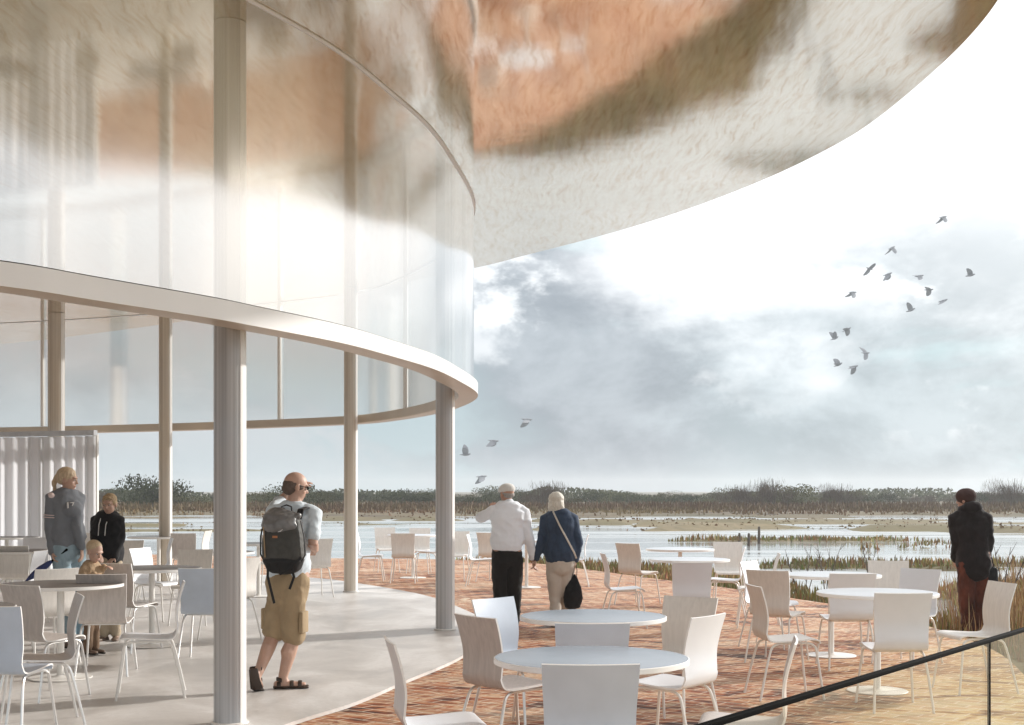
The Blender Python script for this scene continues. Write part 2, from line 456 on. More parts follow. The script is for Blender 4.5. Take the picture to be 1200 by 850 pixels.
# ------------------------------------------------------------------ grass and reeds (stuff)
def blades(name, n, sampler, label, cat):
    V, Fc, C = [], [], []
    tries = 0
    while len(Fc) < n and tries < n * 8:
        tries += 1
        s = sampler()
        if s is None: continue
        X, d, z, h, w, col = s
        a = random.uniform(0, math.pi); lean = random.uniform(0, .35) * h; la = random.uniform(0, 2 * math.pi)
        dx, dy = math.cos(a) * w, math.sin(a) * w
        i = len(V)
        mx, my = X + math.cos(la) * lean * .35, d + math.sin(la) * lean * .35
        V += [(X - dx, d - dy, z), (X + dx, d + dy, z), (mx + dx * .8, my + dy * .8, z + h * .6), (mx - dx * .8, my - dy * .8, z + h * .6), (X + math.cos(la) * lean, d + math.sin(la) * lean, z + h)]
        Fc += [(i, i + 1, i + 2, i + 3), (i + 3, i + 2, i + 4)]
        C += [col] * 5
    me = bpy.data.meshes.new(name); me.from_pydata(V, [], Fc); me.materials.append(M['blades'])
    at = me.color_attributes.new('tone', 'FLOAT_COLOR', 'POINT')
    at.data.foreach_set('color', np.array([(c[0], c[1], c[2], 1) for c in C], dtype=np.float32).ravel())
    o = bpy.data.objects.new(name, me); COL.objects.link(o)
    return tag(o, label, cat, kind='stuff')
OLIVE, STRAW, BROWN, GREEN, RUST = (.27, .20, .085), (.50, .36, .19), (.20, .115, .06), (.18, .165, .065), (.38, .19, .08)
def mixc(a, b, t): return tuple(x + (y - x) * t for x, y in zip(a, b))
def tone(X, d, w=0.0):
    n = noise.noise(Vector((X * .35, d * .3, 2.2))) + noise.noise(Vector((X * 1.3, d * .9, 5.0))) * .5 + random.uniform(-.25, .25) + w
    c = mixc(GREEN, OLIVE, sst(-.6, -.1, n)) if n < 0 else mixc(OLIVE, STRAW, sst(0, .5, n))
    if random.random() < .22: c = mixc(c, BROWN, .7)
    return tuple(x * random.uniform(.75, 1.25) for x in c)
def s_meadow():
    d = 11 + 40 * random.random() ** 1.25; X = random.uniform(-1.5, .62 * d + 1)
    if X < 6 and d < terr_edge_d(X) + .12: return None
    if X < 4.4 and d < 13: return None
    z = land_h(X, d)
    if z < WATER_Z - .02: return None
    return X, d, z - .03, random.uniform(.06, .24) * (1 + .4 * noise.noise(Vector((X * .5, d * .5, 0)))), random.uniform(.005, .010) * (1 + d / 22), tone(X, d)
blades('marsh_grass', 80000, s_meadow, 'olive and straw coloured marsh grass beyond the terrace edge', 'grass')
def s_reed():
    d = 10.5 + 16 * random.random() ** 1.2; X = random.uniform(4.3, .62 * d + 2)
    u = X / d * F + CX
    if X < 6 and d < terr_edge_d(X) + .5: return None
    if random.random() > sst(930, 1100, u) * .9 + .04: return None
    z = land_h(X, d)
    c = mixc(mixc(BROWN, RUST, random.random()), STRAW, random.random() ** 2)
    return X, d, z - .03, random.uniform(.25, .72) * (.55 + .45 * sst(1050, 1180, u)), random.uniform(.003, .007), c
blades('reed_bed', 14000, s_reed, 'tall dry brown reeds beside the dark figure at the terrace corner', 'reeds')
def s_far():
    d = random.uniform(60, 150) if random.random() < .4 else random.uniform(100, 140); X = random.uniform(-.62 * d, .62 * d)
    z = land_h(X, d)
    if z < WATER_Z: return None
    n = noise.noise(Vector((X * .05, d * .05, 0)))
    c = mixc(mixc(BROWN, RUST, random.random() * .5), mixc(STRAW, OLIVE, .3 + .7 * random.random()), sst(-.3, .6, n + random.uniform(-.3, .3))); c = tuple(q * (.42 if d > 105 else .6) for q in c)
    return X, d, z - .05, (random.uniform(.1, .36) * (1.0 + 1.2 * sst(105, 125, d)) if d > 97 else random.uniform(.04, .12)), random.uniform(.04, .10), c
blades('far_reeds', 60000, s_far, 'belt of brown reeds along the far shore of the water', 'reeds')

# ------------------------------------------------------------------ shrubs and trees of the far bank
def leafmat(name, a, b):
    m, nt, bs = newmat(name)
    f = nt.noise(nt.add('ShaderNodeTexCoord').outputs['Object'], 1.6, 3, .6)
    nt.link(nt.ramp(f, [(.35, a), (.65, b)]), bs.inputs['Base Color']); bs.inputs['Roughness'].default_value = .8; bs.inputs['Specular IOR Level'].default_value = .2
    return m
M['leaf_dark'] = leafmat('dark_scrub_foliage', (.024, .034, .012), (.07, .075, .026))
M['leaf_olive'] = leafmat('olive_willow_foliage', (.065, .072, .022), (.13, .12, .042))
M['leaf_brown'] = leafmat('bare_brown_twigs', (.06, .042, .032), (.12, .085, .06))
M['bark'] = simple('bark', (.09, .07, .055), .9, var=.3)
def crown_mesh(w, h, n, seed, leaf, spread=1.0, wood=False):
    rnd = random.Random(seed); bm = bmesh.new()
    lobes = [(rnd.uniform(-w * .36, w * .36), rnd.uniform(-w * .2, w * .2), h * rnd.uniform(.12, .74), rnd.uniform(.13, .27) * w) for _ in range(14)]
    for _ in range(n):
        lx, ly, lz, lr = rnd.choice(lobes)
        v = Vector((rnd.gauss(0, 1), rnd.gauss(0, 1), rnd.gauss(0, 1))).normalized() * lr * (rnd.random() ** .4) * spread
        p = Vector((lx, ly, lz)) + Vector((v.x, v.y, v.z * h / w * 1.1))
        if p.z < .02: p.z = rnd.random() * h * .35
        a = Vector((rnd.gauss(0, 1), rnd.gauss(0, 1), rnd.gauss(0, 1))).normalized(); b = a.orthogonal().normalized()
        if wood: a = Vector((a.x * .5, a.y * .5, abs(a.z) + .6)).normalized() * 2.6; b = b * .18
        s = leaf * rnd.uniform(.6, 1.4)
        vs = [bm.verts.new(p + q) for q in (-a * s, b * s * .7, a * s, -b * s * .7)]
        bm.faces.new(vs)
    return bm
def trunk_mesh(w, h, seed):
    rnd = random.Random(seed); bm = bmesh.new()
    for i in range(6):
        x = rnd.uniform(-.25, .25) * w
        tube(bm, [(x * .15, 0, -.2), (x * .4, rnd.uniform(-.1, .1), h * .3), (x, rnd.uniform(-.2, .2), h * rnd.uniform(.6, .85))], [.07, .045, .02], seg=6)
    return bm
def copy_tree(o, parent=None):
    c = o.copy(); COL.objects.link(c)
    if parent is not None: c.parent = parent
    for ch in o.children: copy_tree(ch, c)
    return c
protos = []  # six shrub kinds
for i, (w, h, mt, lf, sp, wood) in enumerate([(6.0, 2.2, 'leaf_dark', .10, 1.0, False), (5.0, 2.0, 'leaf_olive', .09, 1.05, False), (4.2, 2.3, 'leaf_brown', .10, 1.1, True), (7.0, 1.9, 'leaf_dark', .10, 1.1, False), (5.5, 2.1, 'leaf_brown', .09, 1.1, True), (4.5, 1.8, 'leaf_olive', .09, 1.1, False)]):
    o = empty('far_shrub'); obj('crown', crown_mesh(w, h, 2600, i, lf * .72, sp, wood), M[mt], o, smooth=False); obj('trunk', trunk_mesh(w, h, i), M['bark'], o)
    protos.append(o)
words = ['dark green scrub bush in the far tree line', 'olive willow shrub in the far tree line', 'bare brown twiggy shrub in the far tree line', 'low dark spreading bush in the far tree line', 'brown leafless thicket shrub in the far tree line', 'small pale olive shrub in the far tree line']
used = set()
rs = random.Random(3)
def put_shrub(i, X, d, s, sz=1.0, label=None, group=True):
    o = protos[i]
    if i in used: o = copy_tree(o)
    used.add(i)
    o.location = (X, d, -.25); o.scale = (s, s, s * sz); o.rotation_euler = (0, 0, rs.uniform(0, 6.28))
    tag(o, label or words[i], 'shrub')
    if label is None: o['group'] = 'far bank: ' + words[i]
    elif 'group' in o: del o['group']
    return o
X = -92
while X < 96:
    d = rs.uniform(138, 176)
    i = rs.choice([0, 0, 1, 2, 3, 4, 5, 1])
    thin = .9 if X < 42 else .78
    put_shrub(i, X * d / 150, d, rs.uniform(.7, 1.3) * thin, rs.uniform(.75, 1.2))
    X += rs.uniform(1.7, 3.0)
def at(px, d): return (px - CX) / F * d
for px, d, i, s, sz, lb in [(920, 135, 1, 1.25, 1.12, 'large rounded olive bush, tallest in the far tree line right of centre'), (905, 132, 2, 1.2, 1.3, 'bare twiggy crown rising from the big rounded bush'), (862, 136, 2, 1.1, 1.15, 'brown leafless shrub left of the big rounded bush'),
                    (1187, 132, 2, 1.25, 1.25, 'bare shrub above the treeline behind the dark figure'), (985, 134, 2, 1.1, 1.2, 'feathery bare shrub just right of the big rounded bush'), (178, 134, 3, 1.35, 1.45, 'tall dark bush seen behind the boy and the slim column'), (350, 132, 0, 1.2, 1.15, 'dark bush behind the head of the backpacker'), (635, 133, 2, 1.2, 1.2, 'tall bare shrub between the walking couple')]:
    put_shrub(i, at(px, d), d, s, sz, lb)
# the dense wood behind, one mass
bm = bmesh.new(); rw = random.Random(11)
for _ in range(26000):
    d = rw.uniform(185, 215); X = rw.uniform(-150, 150)
    top = 1.45 + 1.5 * noise.noise(Vector((X * .06, 0, 0))) + .4 * noise.noise(Vector((X * .3, 0, 4)))
    p = Vector((X, d, -.2 + rw.random() ** .8 * top))
    a = Vector((rw.gauss(0, 1), rw.gauss(0, 1), rw.gauss(0, 1))).normalized() * .26; b = a.orthogonal().normalized() * .2
    bm.faces.new([bm.verts.new(p + q) for q in (-a, b, a, -b)])
tag(obj('treeline', bm, M['leaf_dark'], smooth=False), 'continuous dark wood along the horizon behind the far shrubs', 'woods', kind='stuff')

# saplings and posts in the marsh
def sapling(px, d, h, label, seed):
    rnd = random.Random(seed); X = at(px, d); z = max(land_h(X, d), WATER_Z - .1)
    o = empty('bare_sapling', (X, d, z)); bm = bmesh.new()
    for s in range(4):
        a = rnd.uniform(0, 6.28); top = Vector((math.cos(a) * .28 * h, math.sin(a) * .28 * h, h * rnd.uniform(.75, 1)))
        tube(bm, [(0, 0, -.1), top * .5 + Vector((rnd.uniform(-.03, .03), 0, .05)), top], [.012, .008, .003], seg=5)
        for t in range(5):
            q = top * rnd.uniform(.4, .9); b = q + Vector((rnd.uniform(-.16, .16), rnd.uniform(-.1, .1), rnd.uniform(.1, .25))) * h * .7
            tube(bm, [q, b], [.005, .002], seg=4)
    o2 = obj('bare_sapling', bm, M['bark']); o2.location = o.location; bpy.data.objects.remove(o)
    tag(o2, label, 'sapling')
sapling(940, 23, 1.15, 'thin bare sapling rising from the marsh beyond the far right tables', 1)
sapling(968, 25, 1.05, 'slender leafless sapling right beside the thin bare one', 2)
sapling(1020, 30, .9, 'small leafless sapling near the marsh puddle', 3)
sapling(1176, 18, 1.0, 'leafless twiggy sapling among the reeds right of the dark figure', 5)
def post(px, d, h, label):
    X = at(px, d); bm = bmesh.new(); tube(bm, [(0, 0, -.5), (.01, 0, 0), (.02, .01, h)], [.06, .055, .045], seg=9, cap=True)
    o = obj('wooden_post', bm, M['bark']); o.location = (X, d, WATER_Z); tag(o, label, 'post')
post(877, 46, .42, 'short dark post standing in the water behind the far tables')
post(889, 48, .6, 'tallest dark post in the water, right of the short one')
post(866, 50, .3, 'small dark stump in the water, left of the two posts')

# ------------------------------------------------------------------ pavilion
RING_Z, RING_H, TOP_Z = EYE + 1.05, .128, EYE + 3.15
ring_pts = [(-12, 3.2), (-8, 3.9), (-5.2, 5.0), (-3.6, 5.95)]
ring_px = [(0, 228.6), (99, 214), (250, 192), (300, 183), (400, 165), (460, 149.5), (511, 135), (540, 121), (560, 109), (556, 100), (534, 91), (510, 85), (470, 78.5), (421, 73.5), (300, 69), (201, 66), (0, 62)]
ring_pts += [tuple(gp(x, k)[:2]) for x, k in ring_px]
ring_pts += [(-14, 25.6), (-19, 24), (-23, 18), (-23, 9), (-17, 4.2)]
ring = [Vector((p.x, p.y, 0)) for p in catmull([Vector((a, b, 0)) for a, b in ring_pts], 8, closed=True)]
for _ in range(10): ring = [(ring[i - 1] + ring[i] * 2 + ring[(i + 1) % len(ring)]) / 4 for i in range(len(ring))]
pav = empty('pavilion', (-9, 14, 0)); tag(pav, 'curved glass pavilion with mirrored canopy and slender columns', 'pavilion')
def padd(name, bm, mat, smooth=True, angle=40, parent=None):
    bmesh.ops.translate(bm, verts=bm.verts[:], vec=-Vector(pav.location))
    return obj(name, bm, mat, parent or pav, smooth, angle)
# ring beam: outer path inset by width
inner = inset_path(ring, .22, True)
bm = bmesh.new(); n = len(ring)
z0, z1 = RING_Z, RING_Z + RING_H
prof = []
for i in range(n):
    o, q = ring[i], inner[i]
    m_ = (q - o)
    prof.append([bm.verts.new((*(o + m_ * .02)[:2], z0)), bm.verts.new((*o[:2], z0 + .001)), bm.verts.new((*o[:2], z1)), bm.verts.new((*q[:2], z1)), bm.verts.new((*q[:2], z0 + .01)), bm.verts.new((*(o + m_ * .96)[:2], z0))])
for i in range(n):
    a, b = prof[i], prof[(i + 1) % n]
    for j in range(6):
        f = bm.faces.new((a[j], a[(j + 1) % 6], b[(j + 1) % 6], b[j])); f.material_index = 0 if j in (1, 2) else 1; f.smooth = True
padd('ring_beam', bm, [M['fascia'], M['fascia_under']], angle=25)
# canopy
can_px = [(1196, 197), (1170, 182.5), (1142, 171), (1100, 157.5), (1025, 137.5), (970, 127), (890, 114.8), (782, 102), (690, 93.5), (600, 86.3), (562, 83), (400, 73), (300, 67.5), (240, 64), (0, 54)]
can_pts = [(2.85, 6.6), (2.0, 4.6), (.8, 2.9), (-1.2, 1.7), (-5, .6), (-12, -.5), (-21, 1), (-26, 9), (-26, 20), (-20, 28), (-15, 30)]
can_pts = [tuple(gp(x, k)[:2]) for x, k in can_px][::-1] + can_pts
can = catmull([Vector((a, b, 0)) for a, b in can_pts], 8, closed=True)
for _ in range(16): can = [(can[i - 1] + can[i] * 2 + can[(i + 1) % len(can)]) / 4 for i in range(len(can))]
bm = bmesh.new(); slab_prism(bm, can, TOP_Z, TOP_Z + .03)
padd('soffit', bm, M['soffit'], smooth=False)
bm = bmesh.new()
ci = inset_path(can, -.9, True)
if sum((Vector(a) - Vector((-9, 14, 0))).length for a in ci) > sum((Vector(a) - Vector((-9, 14, 0))).length for a in can): ci = inset_path(can, .9, True)
lo = [bm.verts.new((p.x, p.y, TOP_Z + .032)) for p in can]; mi = [bm.verts.new((p.x, p.y, TOP_Z + .07)) for p in can]; hi = [bm.verts.new((p.x, p.y, TOP_Z + .42)) for p in ci]
n = len(can)
for i in range(n):
    j = (i + 1) % n; bm.faces.new((lo[i], lo[j], mi[j], mi[i])); bm.faces.new((mi[i], mi[j], hi[j], hi[i]))
bm.faces.new(hi); bmesh.ops.triangulate(bm, faces=[f for f in bm.faces if len(f.verts) > 4])
padd('roof', bm, M['fascia'])
# glass panes and mullions
gpath = inset_path(ring, .045, True)
def ang_px(p): return CX + F * p.x / p.y if p.y > 0.5 else 1e9
near_i = [i for i in range(len(ring)) if i < (4 + 9) * 8 + 1]
tip = (4 + 8) * 8
cuts = [0, 4 * 8 - 12, (4 + 7) * 8 - 2, tip + 10, tip + 30, tip + 46, tip + 62, tip + 78, tip + 92, len(ring) - 14]
cuts = sorted(set(c % len(ring) for c in cuts)); cuts.append(len(ring))
for a, b in zip(cuts, cuts[1:]):
    seg = [gpath[i % len(gpath)] for i in range(a, b + 1)]
    seg2 = inset_path(seg, .012)
    bm = bmesh.new()
    A = [[bm.verts.new((p.x, p.y, z)) for p in s] for s, z in ((seg, z1 + .012), (seg, TOP_Z - .012))]
    for i in range(len(seg) - 1): bm.faces.new((A[0][i], A[0][i + 1], A[1][i + 1], A[1][i]))
    padd('glass_pane', bm, M['glass'])
for c in cuts[:-1]:
    p = gpath[c]; t = (gpath[(c + 1) % len(gpath)] - gpath[c - 1]).normalized()
    bm = bmesh.new(); box(bm, (p.x - t.y * .03, p.y + t.x * .03, (z1 + TOP_Z) / 2), (.05, .045, TOP_Z - z1 - .03), math.atan2(t.y, t.x), .004)
    padd('mullion', bm, M['legwhite'])
bm = bmesh.new()  # slim glazing channel under the soffit and on the ring
for i in range(len(gpath)):
    pass
bm.free()
for zz, hh, mm in ((z1 + .006, .010, 'black_metal'), (TOP_Z - .006, .010, 'fascia')):
    bm = bmesh.new(); g1, g2 = inset_path(ring, .025, True), inset_path(ring, .07, True); pr = []
    for a, b in zip(g1, g2): pr.append([bm.verts.new((a.x, a.y, zz - hh / 2 + .002)), bm.verts.new((a.x, a.y, zz + hh / 2 - .001)), bm.verts.new((b.x, b.y, zz + hh / 2 - .001)), bm.verts.new((b.x, b.y, zz - hh / 2 + .002))])
    for i in range(len(pr)):
        a, b = pr[i], pr[(i + 1) % len(pr)]
        for j in range(4): bm.faces.new((a[j], a[(j + 1) % 4], b[(j + 1) % 4], b[j]))
    padd('glazing_channel', bm, M[mm])
for px, k, r in [(269.5, 174, .108), (521.5, 104, .106), (411, 75.5, .105), (194, 68.5, .112), (66, 66, .145), (-170, 62, .14)]:
    c = gp(px, k); bm = bmesh.new()
    lathe(bm, [(0, .03), (r, .03), (r, TOP_Z - .004), (0, TOP_Z - .004)], (c.x, c.y, 0), 40)
    col = padd('column', bm, M['column' if k > 90 else 'column_cream'])
    bm = bmesh.new(); lathe(bm, [(r + .002, .034), (r + .018, .034), (r + .018, .046), (r + .002, .05)], (c.x, c.y, 0), 40)
    o = padd('base_collar', bm, M['legwhite'], parent=col)
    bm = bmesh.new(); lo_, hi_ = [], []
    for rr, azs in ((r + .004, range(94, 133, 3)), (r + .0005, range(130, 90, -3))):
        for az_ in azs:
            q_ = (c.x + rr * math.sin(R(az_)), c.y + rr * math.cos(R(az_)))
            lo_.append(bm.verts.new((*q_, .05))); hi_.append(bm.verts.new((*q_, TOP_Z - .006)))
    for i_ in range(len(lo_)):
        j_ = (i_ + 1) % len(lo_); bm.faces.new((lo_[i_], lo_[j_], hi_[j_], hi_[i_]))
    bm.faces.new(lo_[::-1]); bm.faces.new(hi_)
    padd('painted_highlight', bm, M['edge'], parent=col)  # added white strip: the column's right-hand sun highlight put into shape and colour
# floor slab
sl_px = [(346, 172), (416, 158), (475, 142), (540, 124), (568, 108), (572, 99), (552, 91), (497, 78), (416, 68.8), (365, 65), (290, 62.5), (180, 60), (0, 57)]
sl_pts = [(-23.6, 3), (-12, 2.4), (-8, 3.0), (-5.2, 4.0), (-3.4, 5.3), (-2.2, 7.0)] + [tuple(gp(x, k)[:2]) for x, k in sl_px] + [(-16, 27), (-23.6, 26)]
sl_loop = [Vector((a, b, 0)) for a, b in sl_pts]
sl_loop = sl_loop[:1] + catmull(sl_loop[1:-1], 8) + sl_loop[-1:]
bm = bmesh.new(); slab_prism(bm, sl_loop, .004, .03)
tag(obj('floor', bm, M['slab'], smooth=False), kind='structure')

# white pleated curtain under the far ring
cm, nt, b_ = newmat('white_curtain_cloth')
f_ = nt.noise(nt.mapping(nt.add('ShaderNodeTexCoord').outputs['Object'], (14, 14, .1)), 1.0, 3, .6)
nt.link(nt.ramp(f_, [(.3, (.74, .73, .72)), (.6, (.92, .89, .86)), (.75, (.78, .84, .90))]), b_.inputs['Base Color']); b_.inputs['Roughness'].default_value = .8
tl = nt.add('ShaderNodeBsdfTranslucent'); tl.inputs[0].default_value = (.85, .86, .88, 1)
mxs = nt.add('ShaderNodeMixShader'); mxs.inputs[0].default_value = .75; nt.link(b_.outputs[0], mxs.inputs[1]); nt.link(tl.outputs[0], mxs.inputs[2]); nt.link(mxs.outputs[0], nt.n['Material Output'].inputs[0])
cpath = catmull([gp(x, k) for x, k in [(112, 68), (60, 67), (0, 66), (-120, 65), (-300, 64)]], 60)
bm = bmesh.new(); L = 0; prev = cpath[0]; front = []
for i, p in enumerate(cpath):
    L += (p - prev).length; prev = p
    front.append(Vector((p.x, p.y + .055 * math.sin(L * 26 + 1.3 * math.sin(L * 2.1)), 0)))
for s in range(3):
    zz = (.06, 1.3, 2.54)
vs = [[bm.verts.new((p.x, p.y, z)) for z in (.06, 1.3, 2.54)] for p in front] + []
vb = [[bm.verts.new((p.x, p.y + .006, z)) for z in (.06, 1.3, 2.54)] for p in front]
for A_ in (vs, vb):
    for a, b in zip(A_, A_[1:]):
        for j in range(2): bm.faces.new((a[j], b[j], b[j + 1], a[j + 1]))
ct = obj('curtain', bm, cm, None); tag(ct, 'white pleated full height curtain hanging behind the woman in grey', 'curtain')
bm = bmesh.new(); tr = [Vector((p.x, p.y, 0)) for p in cpath[::10]]
t2 = inset_path(tr, .05); t1 = inset_path(tr, -.05); pr = []
for a, b in zip(t1, t2): pr.append([bm.verts.new((a.x, a.y, 2.55)), bm.verts.new((a.x, a.y, 2.64)), bm.verts.new((b.x, b.y, 2.64)), bm.verts.new((b.x, b.y, 2.55))])
for a, b in zip(pr, pr[1:]):
    for j in range(4): bm.faces.new((a[j], a[(j + 1) % 4], b[(j + 1) % 4], b[j]))
bm.faces.new(pr[0]); bm.faces.new(pr[-1][::-1])
obj('curtain_track', bm, simple('slate_blue_paint', (.62, .65, .70), .5), ct)
bm = bmesh.new(); c = gp(112, 67.5); box(bm, (c.x, c.y, 1.33), (.09, .09, 2.5), 0, .01); obj('side_post', bm, M['legwhite'], ct)

# ------------------------------------------------------------------ guard rail
GR_H = EYE - .5
a, b = gp(830, 550), gp(1200, 326)
dirv = (b - a).normalized(); p0 = a - dirv * .35; p1 = b + dirv * 1.1
g = empty('guard_rail', (p0.x, p0.y, 0)); tag(g, 'glass guard with thin black handrail crossing the lower right corner', 'railing')
def G(p, z): return Vector((p.x - p0.x, p.y - p0.y, z))
bm = bmesh.new(); tube(bm, [G(p0, GR_H), G(p1, GR_H)], [(.0075, .010), (.0075, .010)], side=(0, 0, 1), seg=12, power=4); obj('handrail', bm, M['black_metal'], g)
Lr = (p1 - p0).length
kp = gp(1168, 352); tpost = (Vector((kp.x, kp.y, 0)) - p0).dot(dirv)
perp = Vector((-dirv.y, dirv.x, 0))
for t in (tpost, tpost + 1.2):
    if t < 0 or t > Lr: t = max(.03, min(Lr - .03, t))
    p = p0 + dirv * t; bm = bmesh.new(); box(bm, G(p, GR_H / 2 - .004), (.010, .010, GR_H - .008), math.atan2(dirv.y, dirv.x), .002); obj('post', bm, M['black_metal'], g)
for t0, t1 in ((.04, tpost - .012), (tpost + .012, Lr - .04)):
    if t1 - t0 < .1: continue
    q = p0 + dirv * ((t0 + t1) / 2); bm = bmesh.new(); box(bm, G(q, GR_H / 2 + .02), (t1 - t0, .008, GR_H - .055), math.atan2(dirv.y, dirv.x)); obj('glass_panel', bm, M['guard_glass'], g, smooth=False)
# ------------------------------------------------------------------ milky air over the marsh
hm = bpy.data.materials.new('damp_air'); hm.use_nodes = True; nh = NT(hm.node_tree); nh.n.clear()
ho = nh.add('ShaderNodeOutputMaterial'); pv = nh.add('ShaderNodeVolumePrincipled'); pv.inputs['Color'].default_value = (.92, .95, .97, 1); pv.inputs['Density'].default_value = .0007; pv.inputs['Anisotropy'].default_value = .35
nh.link(pv.outputs[0], ho.inputs['Volume'])
bm = bmesh.new(); box(bm, (0, 715, 6.2), (2600, 1600, 16)); hz = obj('haze', bm, hm, smooth=False); tag(hz, 'thin pale haze over the marsh and far shore', 'haze', kind='stuff')
# ------------------------------------------------------------------ chairs and tables
def chair_profile():
    k = [(.215, .425), (.205, .447), (.16, .457), (.06, .450), (-.06, .442), (-.14, .440), (-.18, .450), (-.2, .475), (-.212, .52), (-.208, .58), (-.208, .64), (-.220, .71), (-.241, .79), (-.264, .862)]
    return [Vector((0, y, z)) for y, z in k]
def make_chair(fin):
    o = empty('cafe_chair')
    cv = catmull(chair_profile(), 4); n = len(cv); W = 9
    wk = [(0, .188), (.12, .20), (.3, .205), (.5, .197), (.62, .192), (.74, .197), (1, .208)]
    def wid(t):
        for (a, x), (b, y) in zip(wk, wk[1:]):
            if t <= b: u = (t - a) / (b - a); u = u * u * (3 - 2 * u); return x + (y - x) * u
        return wk[-1][1]
    bm = bmesh.new(); top, bot = [], []
    for i, p in enumerate(cv):
        t = i / (n - 1); tg = (cv[min(i + 1, n - 1)] - cv[max(i - 1, 0)]).normalized(); nr = Vector((1, 0, 0)).cross(tg)
        if nr.z < 0 and t < .3: nr = -nr
        nr = Vector((0, -tg.z, tg.y)) * -1 if False else Vector((0, tg.z, -tg.y))
        w = wid(t); A, B = [], []
        for j in range(W):
            s = -1 + 2 * j / (W - 1)
            cup = .009 * s * s * (1 if t > .6 else .35) * sst(.0, .2, t)
            c = Vector((s * w, p.y, p.z)) + nr * cup
            A.append(bm.verts.new(c + nr * .0055)); B.append(bm.verts.new(c - nr * .0055))
        top.append(A); bot.append(B)
    for i in range(n - 1):
        for j in range(W - 1):
            bm.faces.new((top[i][j], top[i][j + 1], top[i + 1][j + 1], top[i + 1][j])); bm.faces.new((bot[i][j], bot[i + 1][j], bot[i + 1][j + 1], bot[i][j + 1]))
        for j in (0, W - 1):
            f = bm.faces.new((top[i][j], top[i + 1][j], bot[i + 1][j], bot[i][j])); f.material_index = 1
    for i in (0, n - 1):
        for j in range(W - 1):
            f = bm.faces.new((top[i][j], bot[i][j], bot[i][j + 1], top[i][j + 1])); f.material_index = 1
    obj('seat_shell', bm, [M[fin], M['edge']], o, angle=50)
    lm = M['chrome'] if fin in ('taupe', 'bluegrey') else M['legwhite']
    for sx in (-1, 1):
        fr = catmull([(sx * .215, .235, .0), (sx * .196, .205, .22), (sx * .182, .185, .37), (sx * .176, .165, .412), (sx * .172, .12, .428), (sx * .170, .04, .430)], 5)
        bk = catmull([(sx * .215, -.265, .0), (sx * .196, -.215, .22), (sx * .182, -.178, .36), (sx * .176, -.155, .405), (sx * .172, -.11, .425), (sx * .170, -.03, .430)], 5)
        for path in (fr, bk):
            bm = bmesh.new(); tube(bm, path, .0095, seg=8); obj('leg', bm, lm, o)
    bm = bmesh.new()
    for sx in (-1, 1): tube(bm, [(sx * .170, -.06, .430), (sx * .170, .07, .430)], .0098, seg=8)
    for yy in (-.06, .08): tube(bm, [(-.17, yy, .424), (.17, yy, .424)], .007, seg=8)
    obj('seat_frame', bm, lm, o)
    return o
def make_table(top, h=.79, r=.475):
    o = empty('cafe_table')
    bm = bmesh.new(); lathe(bm, [(0, h), (r - .012, h), (r - .006, h - .001)], seg=64)
    bm2 = bmesh.new(); lathe(bm2, [(r - .006, h - .001), (r, h - .004), (r, h - .026), (r - .01, h - .03), (0, h - .03)], seg=64)
    obj('table_top', bm, M[top], o); obj('edge_band', bm2, M['edge'], o)
    bm = bmesh.new(); lathe(bm, [(0, .012), (.028, .012), (.028, h - .04), (0, h - .04)], seg=20); obj('pole', bm, M['legwhite'], o)
    bm = bmesh.new(); lathe(bm, [(0, h - .04), (.10, h - .04), (.10, h - .032), (0, h - .032)], seg=20); obj('top_bracket', bm, M['chrome'], o)
    bm = bmesh.new(); lathe(bm, [(0, 0), (.235, 0), (.24, .004), (.235, .009), (.05, .016), (.03, .03), (0, .03)], seg=40); obj('base_plate', bm, M['legwhite'], o)
    return o
CH, TB = {}, {}
def place_chair(px, k, th, fin, label, group):
    """px: column of the back rest, k: pixels per metre there, th: facing angle from +X"""
    if fin not in CH: CH[fin] = make_chair(fin); o = CH[fin]
    else: o = copy_tree(CH[fin])
    f = Vector((math.cos(R(th)), math.sin(R(th)), 0)); p = gp(px, k) + f * .235
    z = .031 if group.startswith('indoor') else .001
    o.location = (p.x, p.y, z); o.rotation_euler = (0, 0, R(th) - math.pi / 2)
    return tag(o, label, 'chair', group)
def place_table(px, k, top, label, group, s=1.0):
    if top not in TB: TB[top] = make_table(top); o = TB[top]
    else: o = copy_tree(TB[top])
    p = gp(px, k); o.location = (p.x, p.y, .031 if group.startswith('indoor') else .001); o.scale = (s, s, 1)
    return tag(o, label, 'table', group)
OT, IT, OC, IC = 'outdoor round tables', 'indoor round tables', 'outdoor chairs on the terrace', 'indoor chairs on the pavilion floor'
